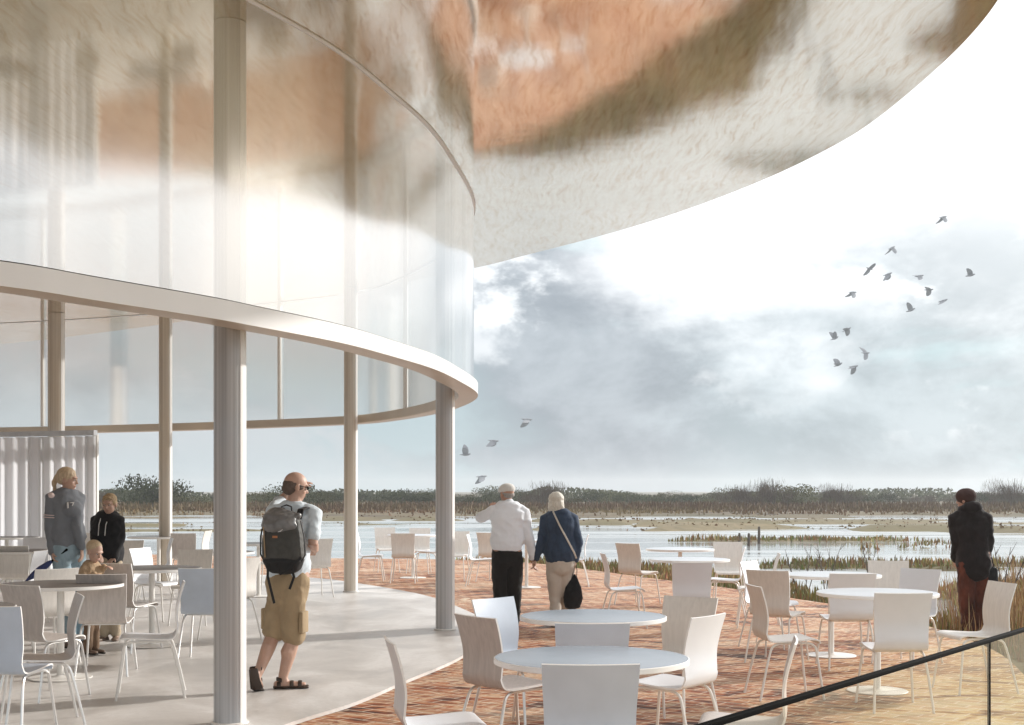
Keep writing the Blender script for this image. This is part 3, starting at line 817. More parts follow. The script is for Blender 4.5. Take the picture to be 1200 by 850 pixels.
for a in [(693, 241, 'pale_top', 'nearest outdoor round table, pale blue grey top, largest in the photo', OT),
          (695, 181, 'pale_top', 'outdoor round table directly behind the nearest one, in front of the walking couple', OT),
          (1028, 147, 'white_top', 'white round table behind the black handrail on the right', OT),
          (974, 121, 'white_top', 'white round table behind and left of the one by the handrail', OT),
          (808, 99, 'white_top', 'white round table right of the couple, front one of two close together', OT),
          (797, 84, 'white_top', 'white round table right of the couple, rear one of two close together', OT),
          (617, 71, 'white_top', 'white round table half hidden behind the walking couple', OT),
          (484, 64, 'white_top', 'small distant round table between the two slim columns', OT),
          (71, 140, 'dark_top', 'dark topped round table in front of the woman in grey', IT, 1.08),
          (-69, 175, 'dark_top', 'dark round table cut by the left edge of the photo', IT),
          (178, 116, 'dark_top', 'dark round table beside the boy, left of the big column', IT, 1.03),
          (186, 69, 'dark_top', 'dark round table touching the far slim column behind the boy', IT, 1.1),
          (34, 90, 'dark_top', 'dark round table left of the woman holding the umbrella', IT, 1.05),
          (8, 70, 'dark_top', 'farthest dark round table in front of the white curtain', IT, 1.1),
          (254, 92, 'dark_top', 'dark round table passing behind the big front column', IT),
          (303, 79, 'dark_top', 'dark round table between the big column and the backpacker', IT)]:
    place_table(*a)
for a in [(560, 200, 37, 'taupe', 'taupe chair seen from behind at the left of the nearest outdoor table', OC),
          (580, 172, -42, 'bluegrey', 'pale blue grey chair behind the taupe one, left of the second table', OC),
          (692, 276, 90, 'bluegrey', 'pale blue chair seen square from behind before the nearest table', OC),
          (694, 211, 90, 'bluegrey', 'pale blue chair back showing between the two nearest outdoor tables', OC),
          (827, 199, 143, 'white', 'white chair seen from behind at the right of the nearest table', OC),
          (808, 170, -126, 'cream', 'cream chair right of the second table, behind the white one', OC),
          (461, 238, 12, 'white', 'white chair seen edge on at the bottom, left of the tables', OC),
          (927, 238, 168, 'taupe', 'grey veneered chair edge on at the bottom, behind the lower handrail', OC),
          (1058, 163, 90, 'white', 'white chair seen square from behind at the table by the handrail', OC),
          (1172, 146, 190, 'cream', 'cream chair in side view at far right before the dark figure', OC),
          (1041, 112, -105, 'cream', 'cream chair behind the two white tables, its back facing away', OC),
          (1078, 125, -138, 'white', 'white chair behind the table by the handrail, at its right', OC),
          (999, 132, 90, 'white', 'white chair between the two white tables on the right', OC),
          (900, 127, 57, 'cream', 'broad cream chair left of the right hand tables, back to the viewer', OC),
          (886, 151, 6, 'cream', 'cream chair in side view in front of the broad cream chair', OC),
          (879, 113, -35, 'white', 'bright white angled chair behind the broad cream chair', OC),
          (911, 100, 172, 'cream', 'narrow edge on cream chair left of the rear right table', OC),
          (871, 91, 168, 'white', 'bright edge on white chair right of the paired tables', OC),
          (853, 82, -95, 'cream', 'cream chair back behind the paired tables, at their right', OC),
          (811, 114, 90, 'white', 'white chair seen square from behind before the paired tables', OC),
          (736, 84, 48, 'cream', 'cream chair left of the paired tables, turned away from the viewer', OC),
          (708, 100, 4, 'white', 'narrow side view white chair nearest the woman in denim', OC),
          (688, 70, 176, 'white', 'thin edge on white chair just right of the denim jacket', OC),
          (549, 70, -4, 'white', 'side view white chair between the slim column and the man in white', OC),
          (537, 65, -100, 'cream', 'cream chair half hidden by the slim column near the man in white', OC),
          (571, 67, 62, 'cream', 'cream chair peeking out left of the man in the white shirt', OC),
          (472, 68, 90, 'cream', 'cream chair square on, in front of the small distant table', OC),
          (492, 60, -92, 'cream', 'cream chair behind the small distant table, at its right', OC),
          (451, 59, -75, 'cream', 'cream chair behind the small distant table, at its left', OC),
          (419, 66, 2, 'white', 'side view white chair touching the slim column behind the backpacker', OC),
          (515, 62, 178, 'white', 'white chair between the small distant table and the nearer slim column', OC),
          (374, 80, 118, 'cream', 'cream chair at the right elbow of the backpacker', IC),
          (-12, 192, 84, 'bluegrey', 'blue grey chair cut by the left edge of the photo', IC),
          (90, 173, 205, 'taupe', 'taupe chair with steel legs at the front left of the pavilion', IC),
          (25, 157, 62, 'taupe', 'taupe chair behind the blue grey one, under the dark front table', IC),
          (119, 139, 97, 'taupe', 'taupe chair seen from behind between the front table and the boy', IC),
          (134, 121, 70, 'taupe', 'taupe chair back hiding the toddler', IC),
          (212, 152, 194, 'white', 'bright white chair standing free before the table by the boy', IC),
          (236, 129, 90, 'bluegrey', 'blue grey chair seen from behind just left of the big column', IC),
          (229, 98, -88, 'cream', 'cream chair back left of the big column, above the blue grey one', IC),
          (165, 96, -20, 'white', 'bright white chair behind the table by the boy, turned right', IC),
          (200, 79, 200, 'white', 'bright white chair at the foot of the far slim column', IC),
          (215, 71, 92, 'taupe', 'small taupe chair right of the far slim column', IC),
          (243, 67, 176, 'cream', 'small cream chair touching the big column on its left', IC),
          (151, 83, -88, 'cream', 'cream chair behind the boy, at his right', IC),
          (43, 78, -92, 'white', 'small bright white chair back left of the woman in grey', IC),
          (15, 92, 88, 'cream', 'cream chair before the table left of the woman, at the photo edge', IC),
          (46, 100, 178, 'white', 'white chair below the folded umbrella', IC),
          (18, 64, -90, 'cream', 'distant cream chair against the curtain', IC),
          (101, 70, 92, 'cream', 'small cream chair between the woman and the boy', IC),
          (288, 112, 150, 'cream', 'cream chair half hidden on the right of the big column', IC),
          (66, 130, 135, 'cream', 'cream chair behind the front taupe chair, beneath the umbrella', IC),
          (322, 74, -85, 'cream', 'cream chair hidden behind the backpacker', IC),
          (-20, 118, 20, 'white', 'white legged chair at the photo edge behind the front table', IC)]:
    place_chair(*a)

# ------------------------------------------------------------------ people
SKIN = simple('fair_skin', (.52, .33, .25), .5, var=.08, scale=12, bump=.1, bscale=150, sub=.08)
SKIN2 = simple('tanned_skin', (.42, .24, .17), .5, var=.1, scale=12, bump=.1, bscale=150, sub=.08)
def cloth(name, col, var=.12, rough=.85, bump=.35, scale=9, weave=90, stretch=(1, 1, .5)):
    return simple(name, col, rough, var=var, scale=scale, bump=bump, bscale=weave, spec=.2, stretch=stretch, sheen=.1)
BLK = cloth('black_cloth', (.014, .014, .016), .3)
class Fig:
    def __init__(s, x0, k, label, z=0.0, name='person', cat='person'):
        s.x0, s.k, s.yb = x0, k, HOR + EYE * k
        p = gp(x0, k); s.root = empty(name, (p.x, p.y, z)); tag(s.root, label, cat)
    def P(s, px, py, v=0.0): return Vector(((px - s.x0) / s.k, v, (s.yb - py) / s.k))
PENDING = []
def remesh(name, bm, mat, parent, vox=.008, fold=0.0, fs=9.0, it=3, loc=None):
    me = bpy.data.meshes.new(name); bmesh.ops.recalc_face_normals(bm, faces=bm.faces[:]); bm.to_mesh(me); bm.free()
    me.materials.append(mat)
    t = bpy.data.objects.new(name, me); COL.objects.link(t); t.parent = parent
    r = t.modifiers.new('r', 'REMESH'); r.mode = 'VOXEL'; r.voxel_size = vox
    if it: sm = t.modifiers.new('s', 'SMOOTH'); sm.iterations = it; sm.factor = .5
    PENDING.append((t, mat, fold, fs))
    return t
def settle():
    dg = bpy.context.evaluated_depsgraph_get(); new = []
    for t, mat, fold, fs in PENDING: new.append(bpy.data.meshes.new_from_object(t.evaluated_get(dg)))
    for (t, mat, fold, fs), me2 in zip(PENDING, new):
        old = t.data; t.modifiers.clear(); t.data = me2; bpy.data.meshes.remove(old); me2.name = t.name
        if fold:
            n = len(me2.vertices); co_ = np.empty(n * 3); no_ = np.empty(n * 3)
            me2.vertices.foreach_get('co', co_); me2.vertices.foreach_get('normal', no_); co_ = co_.reshape(-1, 3); no_ = no_.reshape(-1, 3)
            am = np.empty(n)
            for i_ in range(n):
                x, y, z = co_[i_]
                a = noise.noise(Vector((x * fs, y * fs, z * fs * .55 + 3)))
                r_ = .34 - abs(noise.noise(Vector((x * fs * .8 + z * 4.5, y * fs * .8 - z * 2, z * fs * .9 + 7)))) * 1.6
                r2 = .34 - abs(noise.noise(Vector((x * fs * 1.7 - z * 6, y * fs * 1.7, z * fs * 1.5 + 1)))) * 1.6
                am[i_] = .6 * a + r_ * 1.0 + .45 * r2
            me2.vertices.foreach_set('co', (co_ + no_ * am[:, None] * fold).ravel())
        me2.polygons.foreach_set('use_smooth', [True] * len(me2.polygons))
        me2.materials.clear(); me2.materials.append(mat)
def basis(fwd, up=(0, 0, 1)):
    f = Vector(fwd).normalized(); u = Vector(up); r = f.cross(u).normalized(); u = r.cross(f).normalized()
    return Matrix((r, f, u)).transposed()
def head(bm, c, fwd, s=1.0, up=(0, 0, 1), ears=True):
    B = basis(fwd, up)
    def e(x, y, z, a, b, d): ellip(bm, c + B @ Vector((x, y, z)) * s, (a * s, b * s, d * s), B, 20, 14)
    e(0, -.012, .028, .076, .096, .088); e(0, .022, -.035, .060, .066, .078); e(0, .045, -.078, .034, .036, .034)
    e(0, .075, .025, .050, .02, .016); e(0, .088, -.012, .011, .016, .024); e(0, .098, -.024, .014, .014, .011)
    e(0, .075, -.055, .026, .016, .009); e(0, .072, -.066, .022, .016, .008); e(-.036, .052, -.028, .022, .022, .024); e(.036, .052, -.028, .022, .022, .024)
    if ears:
        for q in (-1, 1): e(q * .076, -.008, -.012, .009, .02, .031)
    return B
def face(fig, c, B, s=1.0, brow=(.12, .08, .05)):
    w = simple('eye_white', (.6, .58, .55), .3); d = simple('eye_iris', (.05, .04, .03), .2)
    for q in (-1, 1):
        bm = bmesh.new(); ellip(bm, c + B @ Vector((q * .029, .077, .004)) * s, (.011 * s, .008 * s, .0065 * s), B); o = obj('eye', bm, w, fig.root)
        bm = bmesh.new(); ellip(bm, c + B @ Vector((q * .029, .0835, .004)) * s, (.0055 * s, .004 * s, .0058 * s), B); obj('iris', bm, d, o)
        bm = bmesh.new(); tube(bm, [c + B @ Vector((q * .045, .08, .02)) * s, c + B @ Vector((q * .03, .089, .0245)) * s, c + B @ Vector((q * .014, .089, .021)) * s], .003 * s, seg=6); obj('eyebrow', bm, simple('brow_hair', brow, .8), fig.root)
    bm = bmesh.new(); tube(bm, [c + B @ Vector((x, y, -.06)) * s for x, y in ((-.024, .084), (0, .091), (.024, .084))], (.0035 * s), seg=6); obj('mouth', bm, simple('lips', (.33, .13, .11), .5), fig.root)
def hand(bm, w, d, n, curl=.35, s=1.0, thumb=1):
    """wrist w, finger direction d, palm normal n"""
    d = Vector(d).normalized(); n = Vector(n); n = (n - d * n.dot(d)).normalized(); l = d.cross(n).normalized()
    tube(bm, [w - d * .02 * s, w + d * .02 * s, w + d * .055 * s, w + d * .085 * s], [(.024 * s, .019 * s), (.030 * s, .016 * s), (.038 * s, .014 * s), (.037 * s, .011 * s)], side=l, seg=10)
    for i, L in enumerate((.070, .080, .075, .058)):
        o = w + d * .083 * s + l * (i - 1.5) * -.0215 * s * thumb; p = [o - d * .02 * s, o]; dd = d.copy(); L *= s
        for q in range(3):
            dd = (dd + n * curl * (.9 + .2 * q)).normalized(); o = o + dd * L * (.42, .32, .26)[q]; p.append(o)
        tube(bm, p, [.0105 * s, .0105 * s, .010 * s, .0095 * s, .0085 * s], seg=8)
    b = w + d * .025 * s + l * .026 * s * thumb; t1 = (d * .6 + l * thumb * .75 + n * .3).normalized(); t2 = (d * .85 + l * thumb * .3 + n * (.3 + curl)).normalized()
    tube(bm, [b - t1 * .012 * s, b, b + t1 * .035 * s, b + t1 * .035 * s + t2 * .028 * s], [.012 * s, .012 * s, .010 * s, .0085 * s], seg=8)
def limb(bm, a, b, c, r, k=1.0):
    """two-bone limb a-b-c with five radii"""
    a, b, c = Vector(a), Vector(b), Vector(c)
    tube(bm, [a, a.lerp(b, .45), b, b.lerp(c, .35), c], [x * k for x in r], seg=14)
ARM = (.054, .046, .040, .038, .026); LEG = (.088, .080, .058, .058, .037)
MALE = [(0, .155, .115), (.12, .172, .122), (.32, .158, .112), (.5, .155, .108), (.72, .178, .12), (.88, .178, .108), (.96, .13, .085), (1.0, .065, .062)]
FEM = [(0, .15, .115), (.12, .172, .125), (.30, .155, .11), (.48, .128, .098), (.70, .148, .118), (.88, .152, .098), (.96, .11, .078), (1.0, .052, .055)]
def torso(bm, pel, neck, lat, prof, g=1.0, inf=0.0, t0=0.0, t1=1.0, arch=0.0, fwd=(0, 1, 0)):
    pel, neck = Vector(pel), Vector(neck); pts, rad = [], []
    for t, a, b in prof:
        if t < t0 - .001 or t > t1 + .001: continue
        p = pel.lerp(neck, t) + Vector(fwd) * arch * math.sin(math.pi * t); pts.append(p); rad.append((a * g + inf, b * g + inf))
    tube(bm, pts, rad, side=lat, seg=24, power=2.35)
def foot(bm, ankle, d, s=1.0, drop=.06):
    d = Vector(d).normalized(); a = Vector(ankle); side = d.cross(Vector((0, 0, 1)))
    h = a - d * .03 * s + Vector((0, 0, -drop))
    tube(bm, [a + Vector((0, 0, .02)), a + Vector((0, 0, -drop * .6)) + d * .01], [.036 * s, .038 * s], seg=10)
    tube(bm, [h - d * .02 * s, h + d * .06 * s, h + d * .14 * s, h + d * .20 * s], [(.030 * s, .028 * s), (.036 * s, .03 * s), (.044 * s, .022 * s), (.034 * s, .014 * s)], side=side, seg=12)
def shoe(fig, name, ankle, d, mat, s=1.0, drop=.06, tall=0.0):
    bm = bmesh.new(); d = Vector(d).normalized(); a = Vector(ankle); side = d.cross(Vector((0, 0, 1))); h = a - d * .03 * s + Vector((0, 0, -drop))
    tube(bm, [h - d * .03 * s, h + d * .06 * s, h + d * .14 * s, h + d * .21 * s], [(.036 * s, .034 * s), (.041 * s, .036 * s), (.049 * s, .028 * s), (.036 * s, .018 * s)], side=side, seg=14)
    tube(bm, [h + Vector((0, 0, .01)), a + Vector((0, 0, tall))], [.042 * s, .045 * s], seg=12)
    o = remesh(name, bm, mat, fig.root, .008, it=2)
    bm = bmesh.new(); z = h.z - .030 * s
    tube(bm, [Vector((*(h - d * .03 * s)[:2], z)), Vector((*(h + d * .07 * s)[:2], z)), Vector((*(h + d * .15 * s)[:2], z)), Vector((*(h + d * .215 * s)[:2], z))], [(.037 * s, .009), (.040 * s, .009), (.051 * s, .009), (.036 * s, .009)], side=side, seg=14)
    obj('sole', bm, simple('rubber_sole', (.03, .025, .02), .8), o)
def strip(fig_parent, name, pts, w, t, side, mat):
    bm = bmesh.new(); tube(bm, pts, [(w, t)] * len(pts), side=side, seg=8, power=4); return obj(name, bm, mat, fig_parent)

# --- the backpacker
f = Fig(335, 147, 'balding man in pale blue tee and khaki cargo shorts walking past, hand at brow', .03); P = f.P
lat = Vector((.96, -.28, 0)).normalized(); fw = Vector((.28, .96, 0)).normalized()
hc = P(346, 575, .04); B0 = (.88, .42, -.22)
pel, nk = P(337, 694, 0), P(343, 598, .03)
sL, sR = nk - lat * .175 + Vector((0, 0, -.055)), nk + lat * .175 + Vector((0, 0, -.055))
eL, wL = P(322, 591, .30), P(347, 571, .235)
eR, wR = P(369, 641, -.10), P(366, 650, .17)
hL, hR = P(328, 700, .05), P(345, 700, -.05)
kL, aL = P(320, 748, .02), P(309, 788, -.20)
kR, aR = P(344, 752, -.02), P(333, 797, -.06)
def body1(bm):
    torso(bm, pel, nk, lat, MALE, 1.0)
    tube(bm, [nk + Vector((0, 0, -.04)), nk.lerp(hc, .35), hc - Vector((0, 0, .05))], [.062, .057, .056], seg=14)
    B = head(bm, hc, B0)
    limb(bm, sL, eL, wL, ARM); limb(bm, sR, eR, wR, ARM)
    hand(bm, wL, (.55, -.75, .1), (.1, -.4, -.9), .12, .95, 1); hand(bm, wR, (-.2, .9, -.1), (-1, 0, 0), .5)
    limb(bm, hL, kL, aL, LEG); limb(bm, hR, kR, aR, LEG)
    tube(bm, [kL.lerp(aL, .15) + Vector((0, -.012, 0)), kL.lerp(aL, .35) + Vector((0, -.022, 0)), kL.lerp(aL, .6)], [.045, .054, .04]); tube(bm, [kR.lerp(aR, .15) + Vector((-.01, -.012, 0)), kR.lerp(aR, .35) + Vector((-.014, -.02, 0)), kR.lerp(aR, .6)], [.046, .056, .042])
    # right foot flat, left foot rolled onto its toes
    foot(bm, aR, (1, .12, 0), 1.0, .055)
    tube(bm, [aL, P(306, 796, -.22)], [.036, .034]); tube(bm, [P(306, 789, -.235), P(307, 799, -.22), P(308, 806, -.16)], [(.033, .03), (.042, .024), (.04, .014)], side=(1, 0, 0), seg=12)
    return B
bm = bmesh.new(); B = body1(bm); remesh('body', bm, SKIN, f.root, .0065, it=2)
TEE = cloth('pale_blue_jersey', (.66, .74, .80), .05, bump=.2)
bm = bmesh.new(); torso(bm, pel + Vector((0, 0, .11)), nk + Vector((0, 0, -.01)), lat, MALE, .97, .016, 0, .97)
for s_, e_ in ((sL, eL), (sR, eR)):
    tube(bm, [s_ + (nk - s_) * .25, s_, s_.lerp(e_, .5), s_.lerp(e_, .72)], [.066, .070, .062, .064], seg=16)
remesh('t_shirt', bm, TEE, f.root, .009, .010, 10)
KH = cloth('khaki_cotton', (.36, .27, .165), .12, bump=.3)
bm = bmesh.new(); tube(bm, [pel + Vector((0, 0, -.06)), pel + Vector((0, 0, .04)), pel + Vector((0, 0, .13))], [(.17, .13), (.185, .138), (.172, .128)], side=lat, seg=24)
for h_, k_, a_ in ((hL, kL, aL), (hR, kR, aR)): tube(bm, [h_ + Vector((0, 0, .03)), h_.lerp(k_, .4), h_.lerp(k_, .93)], [.102, .104, .098], seg=18)
sh = remesh('cargo_shorts', bm, KH, f.root, .009, .011, 8)
for c_, sx in ((hR.lerp(kR, .62) + lat * .095 + Vector((0, -.02, 0)), 1), (hL.lerp(kL, .62) - lat * .093, -1)):
    bm = bmesh.new(); vs = box(bm, (0, 0, 0), (.035, .13, .17), 0, .012); bmesh.ops.rotate(bm, verts=bm.verts[:], cent=(0, 0, 0), matrix=Matrix.Rotation(math.atan2(lat.y, lat.x) * .8, 3, 'Z')); bmesh.ops.translate(bm, verts=bm.verts[:], vec=c_); pk = obj('cargo_pocket', bm, KH, sh)
HAIR1 = simple('short_brown_hair', (.13, .095, .075), .8, var=.25, scale=60)
bm = bmesh.new()
for q in ((0, -.030, .006, .0785, .083, .058), (0, -.052, -.03, .066, .060, .050), (-.028, .0, .002, .053, .058, .034), (.028, .0, .002, .053, .058, .034)): ellip(bm, hc + B @ Vector(q[:3]), q[3:], B)
remesh('hair', bm, HAIR1, f.root, .006, .002, 60, 2)
bm = bmesh.new()
for q in (-1, 1): ellip(bm, hc + B @ Vector((q * .031, .088, .006)), (.022, .004, .014), B)
sg = obj('sunglasses', bm, M['black_metal'], f.root); bm = bmesh.new()
for q in (-1, 1): tube(bm, [hc + B @ Vector((q * .052, .083, .010)), hc + B @ Vector((q * .077, .04, .010)), hc + B @ Vector((q * .079, -.005, .008))], .0022, seg=6)
obj('temple', bm, M['black_metal'], sg)
face(f, hc, B)
SAN = simple('brown_leather', (.045, .028, .02), .5, var=.25)
# sandals
bm = bmesh.new(); d = Vector((1, .12, 0)).normalized(); side = d.cross(Vector((0, 0, 1))); h = aR - d * .03 + Vector((0, 0, -.055)); zz = .014
tube(bm, [Vector((*(h - d * .035)[:2], zz)), Vector((*(h + d * .06)[:2], zz)), Vector((*(h + d * .15)[:2], zz)), Vector((*(h + d * .225)[:2], zz))], [(.037, .014), (.04, .014), (.052, .014), (.036, .014)], side=side, seg=14)
for t, r_ in ((.0, .042), (.10, .047), (.165, .047)):
    c_ = h + d * t; pts = [c_ + side * math.cos(a_) * r_ * 1.05 + Vector((0, 0, math.sin(a_) * r_ * .82 - .012)) for a_ in [i * math.pi / 8 for i in range(9)]]
    tube(bm, pts, [(.016, .004)] * 9, side=d, seg=8)
tube(bm, [aR + side * .04 - d * .01 + Vector((0, 0, -.02)), aR - d * .048 + Vector((0, 0, -.015)), aR - side * .04 - d * .01 + Vector((0, 0, -.02))], [(.018, .005)] * 3, side=(0, 0, 1), seg=8)
obj('sandal', bm, SAN, f.root)
bm = bmesh.new(); tube(bm, [P(304.5, 784, -.262), P(306, 796, -.26), P(307.5, 806, -.235), P(308.5, 810, -.16)], [(.036, .012), (.041, .013), (.05, .013), (.042, .011)], side=(1, 0, 0), seg=14)
for a_, b_ in ((784, -.2), (797, -.19)):
    c_ = P(306, a_, b_); pts = [c_ + Vector((math.cos(t) * .046, math.sin(t) * .05 - .02, 0)) for t in [i * math.pi / 8 for i in range(9)]]; tube(bm, pts, [(.015, .004)] * 9, side=(0, 0, 1), seg=8)
obj('sandal', bm, SAN, f.root)
# backpack, worn: a thing of its own
bc = f.root.location + P(346, 637, 0) - fw * .225
b0 = empty('backpack', (bc.x, bc.y, bc.z - .22)); tag(b0, 'charcoal roll top backpack with black straps worn by the balding man', 'backpack')
PK = simple('charcoal_pack_fabric', (.055, .055, .05), .65, var=.2, scale=20, bump=.3, bscale=120); PB = simple('black_webbing', (.008, .008, .009), .7); PS = simple('silver_grey_coated_fabric', (.17, .17, .17), .38, var=.4, scale=9)
def L(x, y, z): return lat * x + fw * y + Vector((0, 0, z))
bm = bmesh.new(); tube(bm, [L(0, 0, .03), L(0, -.01, .1), L(0, -.01, .24), L(0, .01, .37)], [(.165, .085), (.178, .095), (.172, .095), (.15, .075)], side=lat, seg=24, power=4); remesh('pack_body', bm, PK, b0, .008, .005, 12, 2)
bm = bmesh.new(); tube(bm, [L(0, 0, .0), L(0, -.005, .05)], [(.155, .08), (.178, .098)], side=lat, seg=24, power=3.5); remesh('pack_base', bm, PB, b0, .008, .004, 12, 2)
bm = bmesh.new(); tube(bm, [L(-.02, -.02, .34), L(-.02, -.01, .40), L(-.01, .02, .445)], [(.165, .098), (.155, .085), (.14, .045)], side=lat, seg=24, power=3); ellip(bm, L(-.14, 0, .42), (.03, .03, .03)); ellip(bm, L(.13, 0, .42), (.035, .03, .03)); remesh('roll_top', bm, PS, b0, .007, .012, 10, 2)
for sx in (-1, 1):
    strip(b0, 'shoulder_strap', [L(sx * .10, .07, .40), L(sx * .10, .12, .475), L(sx * .11, .2, .49), L(sx * .13, .30, .46)], .032, .008, lat, PB)
    strip(b0, 'side_strap', [L(sx * .17, -.03, .38), L(sx * .20, -.03, .25), L(sx * .205, -.02, .1), L(sx * .17, -.02, .04)], .010, .004, fw, PB)
    strip(b0, 'hanging_strap', [L(sx * .1, -.09, .05), L(sx * .12 + .02, -.10, -.08), L(sx * .07 + .04, -.12, -.24 + .06 * sx)], .012, .003, lat, PB)
strip(b0, 'hanging_strap', [L(-.03, -.095, .02), L(.02, -.11, -.06), L(.10, -.12, -.02), L(.19, -.07, .08)], .011, .003, (0, 0, 1), PB)
strip(b0, 'grab_handle', [L(-.05, .06, .43), L(-.045, .05, .50), L(.0, .05, .515), L(.045, .05, .50), L(.05, .06, .43)], .010, .006, fw, PB)
strip(b0, 'tan_zip_pull', [L(-.135, -.108, .33), L(-.125, -.112, .2), L(-.12, -.11, .08)], .006, .003, lat, simple('tan_trim', (.34, .24, .14), .6))
bm = bmesh.new(); box(bm, (0, 0, 0), (.045, .004, .018)); bmesh.ops.rotate(bm, verts=bm.verts[:], cent=(0, 0, 0), matrix=Matrix.Rotation(math.atan2(lat.y, lat.x), 3, 'Z')); bmesh.ops.translate(bm, verts=bm.verts[:], vec=L(-.03, -.107, .25)); obj('logo_patch', bm, simple('orange_patch', (.5, .2, .08), .6), b0, smooth=False)
bm = bmesh.new(); tube(bm, [L(.0, -.109, .292), L(.02, -.109, .298), L(.04, -.108, .312)], [.003, .006, .003], seg=6); obj('logo_swoosh', bm, simple('pale_print', (.6, .6, .6), .6), b0)

b0.scale = (.93, .93, .93); b0.location.z += .02; b0.location.x += .01
# --- man in the white shirt
f = Fig(594, 100, 'older man in white shirt, black trousers and flat white cap, holding her hand'); P = f.P
lat = Vector((1, -.05, 0)).normalized(); fw = Vector((.05, 1, 0)); pel, nk = P(594, 652), P(596, 594)
hc = P(594, 579, .03)
sL, sR = nk + Vector((-.175, .0, -.06)), nk + Vector((.175, 0, -.06)); eL, wL = P(563, 607, .05), P(575, 604, .30); eR, wR = P(620, 632, -.02), P(625, 655, .04)
hL, hR = P(586, 658), P(603, 658); kL, aL = P(586, 697, .02), P(588, 726, -.10); kR, aR = P(603, 697, .05), P(603, 727, .12)
bm = bmesh.new(); torso(bm, pel, nk, lat, MALE, 1.0); tube(bm, [nk + Vector((0, 0, -.04)), hc - Vector((0, 0, .05))], [.06, .056]); B = head(bm, hc, (-.45, .9, -.02))
limb(bm, sL, eL, wL, ARM); limb(bm, sR, eR, wR, ARM); hand(bm, wL, (.2, .2, .9), (0, -1, 0), .4); hand(bm, wR, (.05, .1, -1), (1, -.2, 0), .5, 1, 1)
limb(bm, hL, kL, aL, LEG); limb(bm, hR, kR, aR, LEG); foot(bm, aL, (-.1, 1, 0)); foot(bm, aR, (.1, 1, 0)); remesh('body', bm, SKIN2, f.root, .0075, it=2)
WS = cloth('white_shirt_cotton', (.80, .83, .88), .03, bump=.12)
bm = bmesh.new(); torso(bm, pel + Vector((0, 0, .13)), nk + Vector((0, 0, 0)), lat, MALE, 1.08, .022, 0, .97)
for a_, b_, c_ in ((sL, eL, wL), (sR, eR, wR)): tube(bm, [a_ + (nk - a_) * .25, a_, a_.lerp(b_, .5), b_, b_.lerp(c_, .5), b_.lerp(c_, .93)], [.07, .078, .068, .062, .056, .043], seg=16)
s_ = remesh('shirt', bm, WS, f.root, .01, .013, 8)
bm = bmesh.new(); tube(bm, [nk + Vector((0, 0, -.015)), nk + Vector((0, .01, .035))], [.076, .072], seg=20); obj('collar', bm, WS, s_)
BT = cloth('black_trouser_wool', (.016, .014, .013), .2, bump=.2)
def trousers(fig, name, mat, pel, lat, legs, w, fold=.009, tt=.15, cuff=.065, thigh=.105, knee=.085, low=.0):
    bm = bmesh.new(); tube(bm, [pel + Vector((0, 0, -.05)), pel + Vector((0, 0, .03)), pel + Vector((0, 0, tt))], [(w * .96, .125), (w, .135), (w * .9, .118)], side=lat, seg=24)
    for h_, k_, a_ in legs: tube(bm, [h_ + Vector((0, 0, .02)), h_.lerp(k_, .45), k_, k_.lerp(a_, .5), a_ + Vector((0, 0, low))], [thigh, thigh * .95, knee, knee * .9, cuff], seg=18)
    return remesh(name, bm, mat, fig.root, .010, fold, 8)
trousers(f, 'trousers', BT, pel, lat, [(hL, kL, aL), (hR, kR, aR)], .182)
bm = bmesh.new(); lathe(bm, [(.1, -.018), (.1, .018)], (0, 0, 0), 32); bmesh.ops.scale(bm, verts=bm.verts[:], vec=(1.80, 1.36, 1)); bmesh.ops.translate(bm, verts=bm.verts[:], vec=pel + Vector((0, 0, .145))); obj('belt', bm, simple('black_belt_leather', (.012, .010, .009), .4), f.root)
CAPM = cloth('cream_cap_cloth', (.66, .65, .62), .05, bump=.2)
bm = bmesh.new(); ellip(bm, hc + B @ Vector((0, -.01, .06)), (.094, .112, .066), B); ellip(bm, hc + B @ Vector((0, .03, .045)), (.09, .10, .035), B); cp = remesh('flat_cap', bm, CAPM, f.root, .007, .003, 20, 2)
bm = bmesh.new(); ellip(bm, hc + B @ Vector((0, .115, .028)), (.062, .045, .008), B); obj('peak', bm, CAPM, cp)
bm = bmesh.new(); ellip(bm, hc + B @ Vector((0, -.055, -.012)), (.070, .052, .04), B); ellip(bm, hc + B @ Vector((0, -.03, .01)), (.078, .06, .03), B); remesh('hair', bm, simple('grey_cropped_hair', (.30, .28, .26), .8, var=.2, scale=60), f.root, .007, .002, 50, 2)
face(f, hc, B)
SHO = simple('black_shoe_leather', (.015, .012, .011), .4)
shoe(f, 'shoe', aL, (-.1, 1, 0), SHO); shoe(f, 'shoe', aR, (.1, 1, 0), SHO)
bm = bmesh.new(); tube(bm, [wR + Vector((-.032, 0, .005)), wR + Vector((.032, 0, .0))], .01); bm.free()

